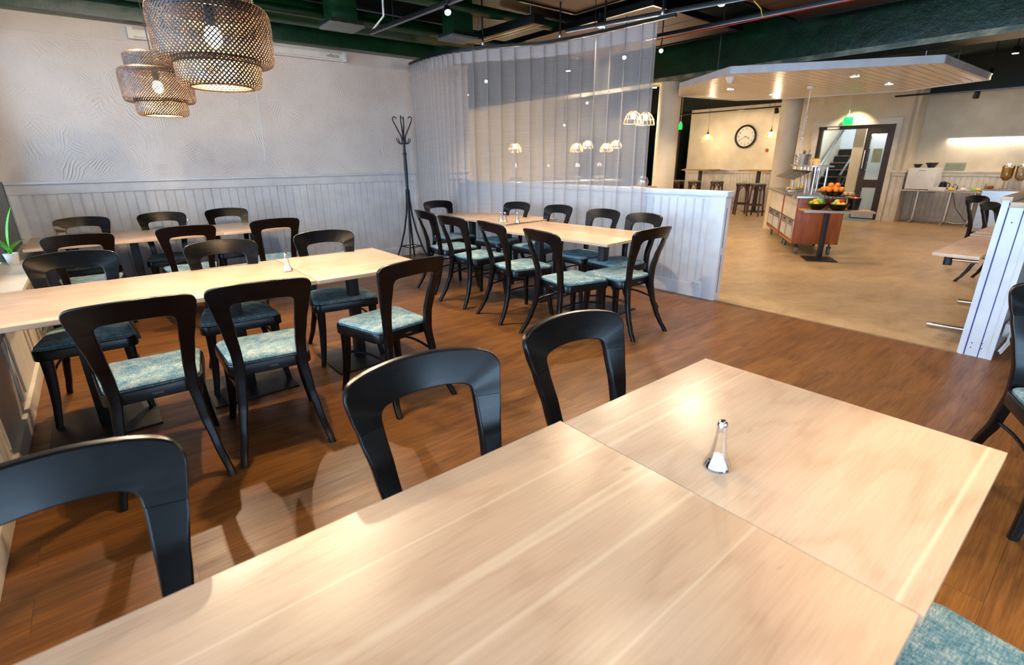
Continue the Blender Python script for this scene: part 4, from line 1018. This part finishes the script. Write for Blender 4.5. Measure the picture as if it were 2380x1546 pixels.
# breakfast counter
def counter():
    t = empty('serving_table', (14.25, 2.35, 0), 'long narrow steel legged table against the cream panelled wall', 'table')
    MB().box(-.30, .28, -.24, 1.10, .69, .71, .003).build('tabletop', M['board2'], t)
    for yy in (.85, .28, -.12):
        l = MB().tube([(0, yy, .69), (0, yy, .03)], .03, 10).build('leg', M['steel'], t)
        MB().tube([(-.26, yy, .02), (0, yy, .05), (.26, yy, .02)], .02, 8).tube([(0, yy-.24, .02), (0, yy, .05), (0, yy+.24, .02)], .02, 8).build('foot', M['steel'], l)
    c = empty('sideboard', (14.3, 1.52, 0), 'grey cabinet with stone top at the right end of the breakfast counter', 'cabinet')
    MB().box(-.30, .28, -.7, .58, 0, .74).build('body', M['steel'], c); MB().box(-.33, .30, -.72, .60, .74, .77, .003).build('worktop', M['edge'], c)
    f = empty('mini_fridge', (14.25, 3.16, .71), 'white tabletop fridge at the left end of the breakfast counter', 'fridge')
    MB().box(-.22, .24, -.25, .25, .012, .46, .01).build('cabinet', M['white'], f); MB().box(-.26, -.222, -.25, .25, .02, .46, .008).build('door', M['white'], f); MB().box(-.262, -.259, -.06, .06, .40, .41).build('badge', M['grey'], f)
    for i, (y, r, lb) in enumerate(((3.30, .085, 'small black bowl on top of the white fridge'), (3.06, .115, 'larger flared black bowl on top of the white fridge'))):
        b = empty('bowl', (14.16, y, 1.17), lb, 'bowl'); MB().lathe([(0, 0), (r*.5, 0), (r, r*.9), (r*.94, r*.9), (r*.45, .012), (0, .012)], seg=24).build('bowl_body', M['bowl'], b)
        for k in range(3): MB().sphere((random.uniform(-.3, .3)*r, random.uniform(-.3, .3)*r, r*.55), .025, 8).build('fruit', M['yellow'], b)
    s = empty('menu_card', (XF-.07, 2.74, 1.10), 'sage green card with two lines of writing leaning on the dado rail', 'sign')
    MB().box(-.004, .004, -.17, .17, 0, .165).xf(Matrix.Rotation(.12, 4, 'Y')).build('card', M['sign'], s)
    mb = MB()
    def scribble(y0, y1, z):
        pts = []; n = int(abs(y1-y0)/.006)
        for k in range(n): pts.append((-.006+z*.12, y0+(y1-y0)*k/n, z+.006*math.sin(k*1.9)+.003*math.sin(k*.7)))
        mb.tube(pts, .0016, 4)
    scribble(.12, .005, .105); scribble(-.015, -.13, .105); scribble(.06, -.07, .060); mb.build('lettering', M['print_'], s)
    k = empty('kettle', (14.15, 2.78, .71), 'dark blue black electric kettle on the counter', 'kettle')
    MB().lathe([(0, 0), (.075, 0), (.07, .1), (.055, .17), (.02, .19), (0, .19)], seg=24).build('kettle_body', M['kettle'], k); MB().tube([(0, -.055, .16), (0, -.11, .14), (0, -.11, .05), (0, -.07, .03)], .01, 8).build('handle', M['bowl'], k)
    b = empty('serving_tray', (13.99, 2.83, .71), 'white rectangular tub in front of the kettle', 'tray'); MB().box(-.06, .06, -.14, .14, 0, .07, .01).build('tub', M['white'], b)
    j = empty('glass_jug', (14.1, 2.56, .71), 'clear jug with silver lid on the counter', 'jug'); MB().lathe([(0, 0), (.04, 0), (.045, .07), (.03, .12)], seg=18).build('jug_body', M['glass'], j); MB().lathe([(.032, .12), (.02, .14), (0, .145)], seg=18).build('lid', M['chrome'], j)
    for i, (y, m_, lb, w) in enumerate(((2.60, 'yellow', 'plate with a yellow cheese block beside the jug', .10), (2.40, 'white', 'plate with a white bread loaf in the middle of the counter', .11), (2.24, 'lime', 'plate of green fruit near the cabinet', .10), (2.20, 'yellow', 'plate with melon slices near the cabinet', .12))):
        x = 14.0 if i != 3 else 14.2
        p = empty('food_plate', (x, y, .71), lb, 'plate of food'); MB().lathe([(0, 0), (.07, 0), (w, .012), (w, .016), (.06, .006), (0, .006)], seg=24).build('plate', M['white'], p)
        MB().sphere((0, 0, .035), .055, 12, (1, 1.1, .55)).sphere((.02, .03, .05), .03, 10).build('food', M[m_], p)
    o = empty('food_box', (14.12, 2.02, .77), 'clear box of red and orange vegetables on the cabinet', 'food box')
    MB().box(-.1, .1, -.07, .07, 0, .10).build('box_walls', M['glass'], o)
    for q in range(8): MB().sphere((random.uniform(-.07, .07), random.uniform(-.04, .04), .035), .032, 8).build('vegetable', M[random.choice(['red', 'orange', 'red', 'lime'])], o)
    for i, y in enumerate((1.83, 1.62)):
        c = empty('cereal_dispenser', (14.15, y, .77), ('cereal dispenser of golden flakes, left of two', 'cereal dispenser of pale flakes, right of two')[i], 'cereal dispenser')
        MB().lathe([(.03, .16), (.085, .22), (.095, .42), (.085, .44), (0, .44)], seg=20).build('hopper', M['glass'], c); MB().lathe([(0, .17), (.025, .17), (.078, .23), (.086, .40), (0, .41)], seg=20).build('cereal_fill', M['cereal'] if i == 0 else M['bread'], c)
        MB().lathe([(.0, .44), (.09, .44), (.09, .46), (.02, .48), (.0, .5)], seg=20).build('lid', M['chrome'], c); MB().tube([(0, 0, .16), (0, 0, 0)], .018, 8).tube([(.0, -.06, .0), (0, .06, 0)], .01, 6).build('stand', M['chrome'], c)
    tag(MB().tube([(14.25, 2.60, .66), (14.3, 2.50, .35), (14.3, 2.3, .10), (14.3, 2.15, .01)], .006, 6).build('extension_lead', M['iron']), 'dark power cord drooping under the breakfast counter', 'cord')
counter()

# ------------------------------------------------------------------ buffet cart (two trolleys) with sneeze guard
A = math.radians(33.3)
def trolley(ox, oy, L, lab, endpanel):
    t = empty('buffet_trolley', (ox, oy, 0), lab, 'buffet trolley', A)
    # local +x runs along the cart away from the camera, +y to its left
    MB().box(0.02, L, -.60, 0.0, .18, .84, .004).build('cabinet', M['steel'], t)
    MB().box(-.0, .02, -.61, .005, .17, .84, .002).build('end_panel', M['cart'], t)
    MB().box(.02, .05, .0, .012, .18, .84).box(L-.03, L, .0, .012, .18, .84).box(.02, L, .0, .012, .16, .20).build('trim_frame', M['cart'], t)
    for k in range(2):
        x0 = .06+k*(L-.10)/2; x1 = x0+(L-.12)/2
        d = MB().box(x0, x1, 0, .016, .22, .50, .003).build('door', M['steel'], t)
        mb = MB()
        for q in range(8): mb.box(x0+.06, x1-.04, .016, .022, .24+q*.022, .25+q*.022)
        mb.build('vent_slots', M['white'], d); MB().box((x0+x1)/2-.03, (x0+x1)/2+.03, .016, .028, .46, .48).build('handle', M['iron'], d)
    MB().box(.05, L-.03, 0, .014, .52, .83, .003).build('upper_panel', M['board2'], t)
    MB().box(-.05, L+.02, -.64, .05, .84, .87, .004).build('countertop', M['steel'], t)
    MB().tube([(-.05, .10, .87), (L, .10, .87)], .018, 8).build('tray_rail', M['chrome'], t)
    for x in (.08, L-.1):
        for y in (-.08, -.52):
            w = MB().lathe([(0, -.016), (.055, -.016), (.062, -.008), (.062, .008), (.055, .016), (0, .016)], seg=20).xf(Matrix.Translation((x, y, .062)) @ Matrix.Rotation(PI/2, 4, 'X')).build('caster', M['grey'], t)
            MB().tube([(x, y, .17), (x, y, .12)], .012, 6).box(x-.012, x+.012, y-.03, y+.03, .10, .125).build('fork', M['iron'], w)
    return t
c1 = trolley(8.15, 3.23, 1.05, 'nearer buffet trolley with reddish wood end and steel doors', True)
c2 = trolley(8.15+1.10*math.cos(A), 3.23+1.10*math.sin(A), 1.30, 'farther buffet trolley joined behind the nearer one', False)
def on(dx, dy, z): return (8.15+dx*math.cos(A)-dy*math.sin(A), 3.23+dx*math.sin(A)+dy*math.cos(A), z)
g = empty('sneeze_guard', on(1.0, -.3, .87), 'glass and steel serving gantry standing on the buffet trolleys', 'serving gantry', A)
for x in (-.55, -.1, .4, .9):
    for y in (-.10, .06): MB().tube([(x, y, 0), (x, y, .40)], .016, 8).build('post', M['steel'], g)
MB().box(-.65, 1.0, -.16, .14, .40, .425, .003).build('shelf', M['steel'], g)
MB().box(-.62, .2, .14, .40, 0, .006).xf(Matrix.Translation((0, .02, .40)) @ Matrix.Rotation(-.5, 4, 'X') @ Matrix.Translation((0, -.02, 0))).build('guard_pane', m_glass('smoky_glass', (.72, .62, .5)), g)
MB().box(.25, .98, .14, .40, 0, .006).xf(Matrix.Translation((0, .02, .40)) @ Matrix.Rotation(-.5, 4, 'X') @ Matrix.Translation((0, -.02, 0))).build('guard_pane', m_glass('smoky_glass_far', (.72, .62, .5)), g)
b = empty('cutlery_basket', on(1.5, -.25, 1.295), 'grey basket with glassware on the far end of the gantry shelf', 'basket')
MB().lathe([(0, 0), (.10, 0), (.13, .17), (.12, .17), (.09, .01), (0, .01)], seg=20).build('basket_body', M['steel'], b)
for k in range(6): MB().tube([(random.uniform(-.06, .06), random.uniform(-.06, .06), .05), (random.uniform(-.08, .08), random.uniform(-.08, .08), .24)], .008, 6).build('glass_stem', M['chrome'], b)
for i, (dx, lb) in enumerate(((.62, 'small folded card sign at the near end of the gantry shelf'), (.82, 'second folded card sign on the gantry shelf'))):
    q = empty('card_sign', on(dx, -.28, 1.295), lb, 'sign', A); MB().box(-.002, .002, -.05, .05, 0, .11).xf(Matrix.Rotation(.3, 4, 'Y')).build('card', M['bread'], q)
    MB().box(-.002, .002, -.05, .05, 0, .11).xf(Matrix.Translation((.06, 0, 0)) @ Matrix.Rotation(-.3, 4, 'Y')).build('card', M['ochre'], q)
for i, (dx, dy, m_, lb) in enumerate(((.35, -.40, 'white', 'cluster of white cups at the near end of the buffet'), (.75, -.42, 'bread', 'tray of bread under the gantry'), (1.2, -.12, 'bread', 'tray of pastries at the trolley joint'), (1.7, -.3, 'yellow', 'tray of cheese at the far end of the buffet'))):
    q = empty('food_tray', on(dx, dy, .872), lb, 'tray', A); MB().box(-.14, .14, -.10, .10, 0, .02, .004).build('tray', M['steel'], q)
    for k in range(6): MB().sphere((random.uniform(-.1, .1), random.uniform(-.07, .07), .04), .03, 8).build('food', M[m_], q)
# small table with fruit in front of the cart
FT = (8.05, 2.79)
ft = empty('side_table', (FT[0], FT[1], 0), 'small wood topped table with black pedestal pushed against the buffet trolley end', 'table', A)
MB().box(-.22, .16, -.52, .34, .685, .71, .003).build('tabletop', M['ochre'], ft); MB().box(-.225, -.215, -.52, .34, .683, .712).build('edge_strip', M['steel'], ft)
MB().box(-.04, .04, -.03, .03, .012, .685, .003).build('pedestal', M['iron'], ft); MB().box(-.2, .2, -.2, .2, 0, .012, .002).build('base_plate', M['iron'], ft)
def onf(dx, dy, z): return (FT[0]+dx*math.cos(A)-dy*math.sin(A), FT[1]+dx*math.sin(A)+dy*math.cos(A), z)
def fruit_bowl(dx, dy, r, lb, mats, n, grp):
    p = onf(dx, dy, .71)
    b = empty('fruit_bowl', p, lb, 'bowl'); MB().lathe([(0, 0), (r*.45, 0), (r*.9, r*.45), (r, r*.6), (r*.94, r*.6), (r*.42, .014), (0, .014)], seg=28).build('bowl_body', M['bowl'], b)
    for k in range(n):
        a = k*2.4; q = r*.55*math.sqrt((k+.5)/n); m_ = mats[k % len(mats)]
        nm = {'red': 'apple', 'yellow': 'lemon', 'lime': 'pear', 'orange': 'orange'}[m_]
        o = MB().sphere((0, 0, 0), .038, 12, (1, 1, 1.2 if m_ == 'lime' else .95)).build(nm, M[m_], None, (p[0]+q*math.cos(a), p[1]+q*math.sin(a), p[2]+r*.42+.03*(1-q/r)+(.03 if k < 3 else 0)))
        tag(o, {'red': 'red apple', 'yellow': 'yellow lemon', 'lime': 'green pear', 'orange': 'orange'}[m_]+' among the fruit in the '+grp, nm, 'fruit in the '+grp)
fruit_bowl(-.08, -.10, .15, 'black bowl of mixed fruit at the front of the side table', ['red', 'yellow', 'red', 'lime', 'yellow', 'red'], 10, 'front black bowl')
fruit_bowl(.03, .14, .14, 'black bowl of green and yellow fruit at the left of the side table', ['lime', 'yellow', 'lime'], 7, 'left black bowl')
# raised orange bowl on a wire stand
p = onf(.05, -.02, .71)
b = empty('orange_basket', p, 'raised black basket on a wire stand heaped with oranges', 'basket')
MB().lathe([(0, .20), (.12, .20), (.15, .25), (.145, .25), (.115, .21), (0, .21)], seg=28).build('basket_dish', M['bowl'], b)
mb = MB()
for k in range(6):
    a = k*PI/3; mb.tube([(.10*math.cos(a), .10*math.sin(a), 0), (.03*math.cos(a), .03*math.sin(a), .10), (.09*math.cos(a), .09*math.sin(a), .20)], .004, 5)
mb.build('wire_stand', M['iron'], b)
k = 0
for r_, n, z in ((.115, 9, .275), (.055, 5, .29), (.05, 3, .33)):
    for i in range(n):
        a = i*2*PI/n+z*9; k += 1
        o = MB().sphere((0, 0, 0), .037, 14).build('orange', M['orange'], None, (p[0]+r_*math.cos(a), p[1]+r_*math.sin(a), p[2]+z)); tag(o, 'orange heaped in the raised black basket', 'orange', 'oranges in the raised basket')
b = empty('ice_bucket', onf(.06, -.32, .71), 'black tub with pink contents at the right of the side table', 'tub'); MB().lathe([(0, 0), (.07, 0), (.085, .16), (.08, .16), (.065, .01), (0, .01)], seg=22).build('tub_body', M['bowl'], b); MB().sphere((0, 0, .15), .07, 12, (1, 1, .4)).build('contents', M['red'], b)
for i, dx in enumerate((.0, .17)):
    q = empty('dessert_plate', on(.12+dx*.5, -.50-dx, .872), ('plate of small cakes at the near corner of the buffet', 'second plate of small cakes at the corner of the buffet')[i], 'plate of food')
    MB().lathe([(0, 0), (.10, 0), (.12, .012), (0, .006)], seg=24).build('plate', M['bowl'], q)
    for k in range(6): MB().lathe([(0, .01), (.025, .01), (.028, .04), (0, .045)], (.06*math.cos(k), .06*math.sin(k), 0), 10).build('cake', M['bread'], q)

# ------------------------------------------------------------------ things behind the curtain
tag(MB().box(-.4, .4, -.9, .9, 0, 2.05, .01).build('dark_cabinet', M['darkframe'], None, (13.6, 11.6, 0)), 'tall dark cabinet seen dimly through the curtain', 'cabinet')
e = empty('serving_counter', (9.6, 9.9, 0), 'long dark serving counter seen through the curtain', 'counter', math.radians(-35))
MB().box(-1.6, 1.6, -.35, .35, 0, .86, .01).build('counter_body', M['grey'], e); MB().box(-1.65, 1.65, -.38, .38, .86, .90, .01).build('worktop', M['steel'], e)
for k, (x, m_) in enumerate(((-1.1, 'red'), (-.3, 'orange'), (.5, 'white'), (1.1, 'orange'))):
    q = empty('heat_lamp', (9.6+x*math.cos(math.radians(-35)), 9.9+x*math.sin(math.radians(-35)), .9), ('first', 'second', 'third', 'fourth')[k]+' glowing dish warmer on the counter behind the curtain', 'dish warmer')
    MB().lathe([(0, 0), (.12, 0), (.16, .08), (.0, .1)], seg=20).build('dish', M['steel'], q); MB().lathe([(0, .42), (.05, .42), (.09, .34), (.0, .34)], seg=18).build('lamp_hood', M['steel'], q); MB().tube([(0, .14, 0), (0, .14, .42), (0, 0, .42)], .01, 6).build('arm', M['steel'], q)
# round plant table by the column, seen over the half wall
e = empty('condiment_stand', (6.9, 5.15, 0), 'small stand with glass jar and gold tray beside the round column', 'stand')
MB().box(-.03, .03, -.03, .03, .012, .98).build('post', M['iron'], e); MB().box(-.2, .2, -.2, .2, 0, .012).build('base_plate', M['iron'], e); MB().box(-.16, .16, -.16, .16, .98, 1.0, .003).build('shelf', M['ochre'], e)
MB().lathe([(0, 1.0), (.07, 1.0), (.09, 1.06), (.07, 1.13), (.03, 1.15), (0, 1.16)], seg=18).build('jar', M['chrome'], e)
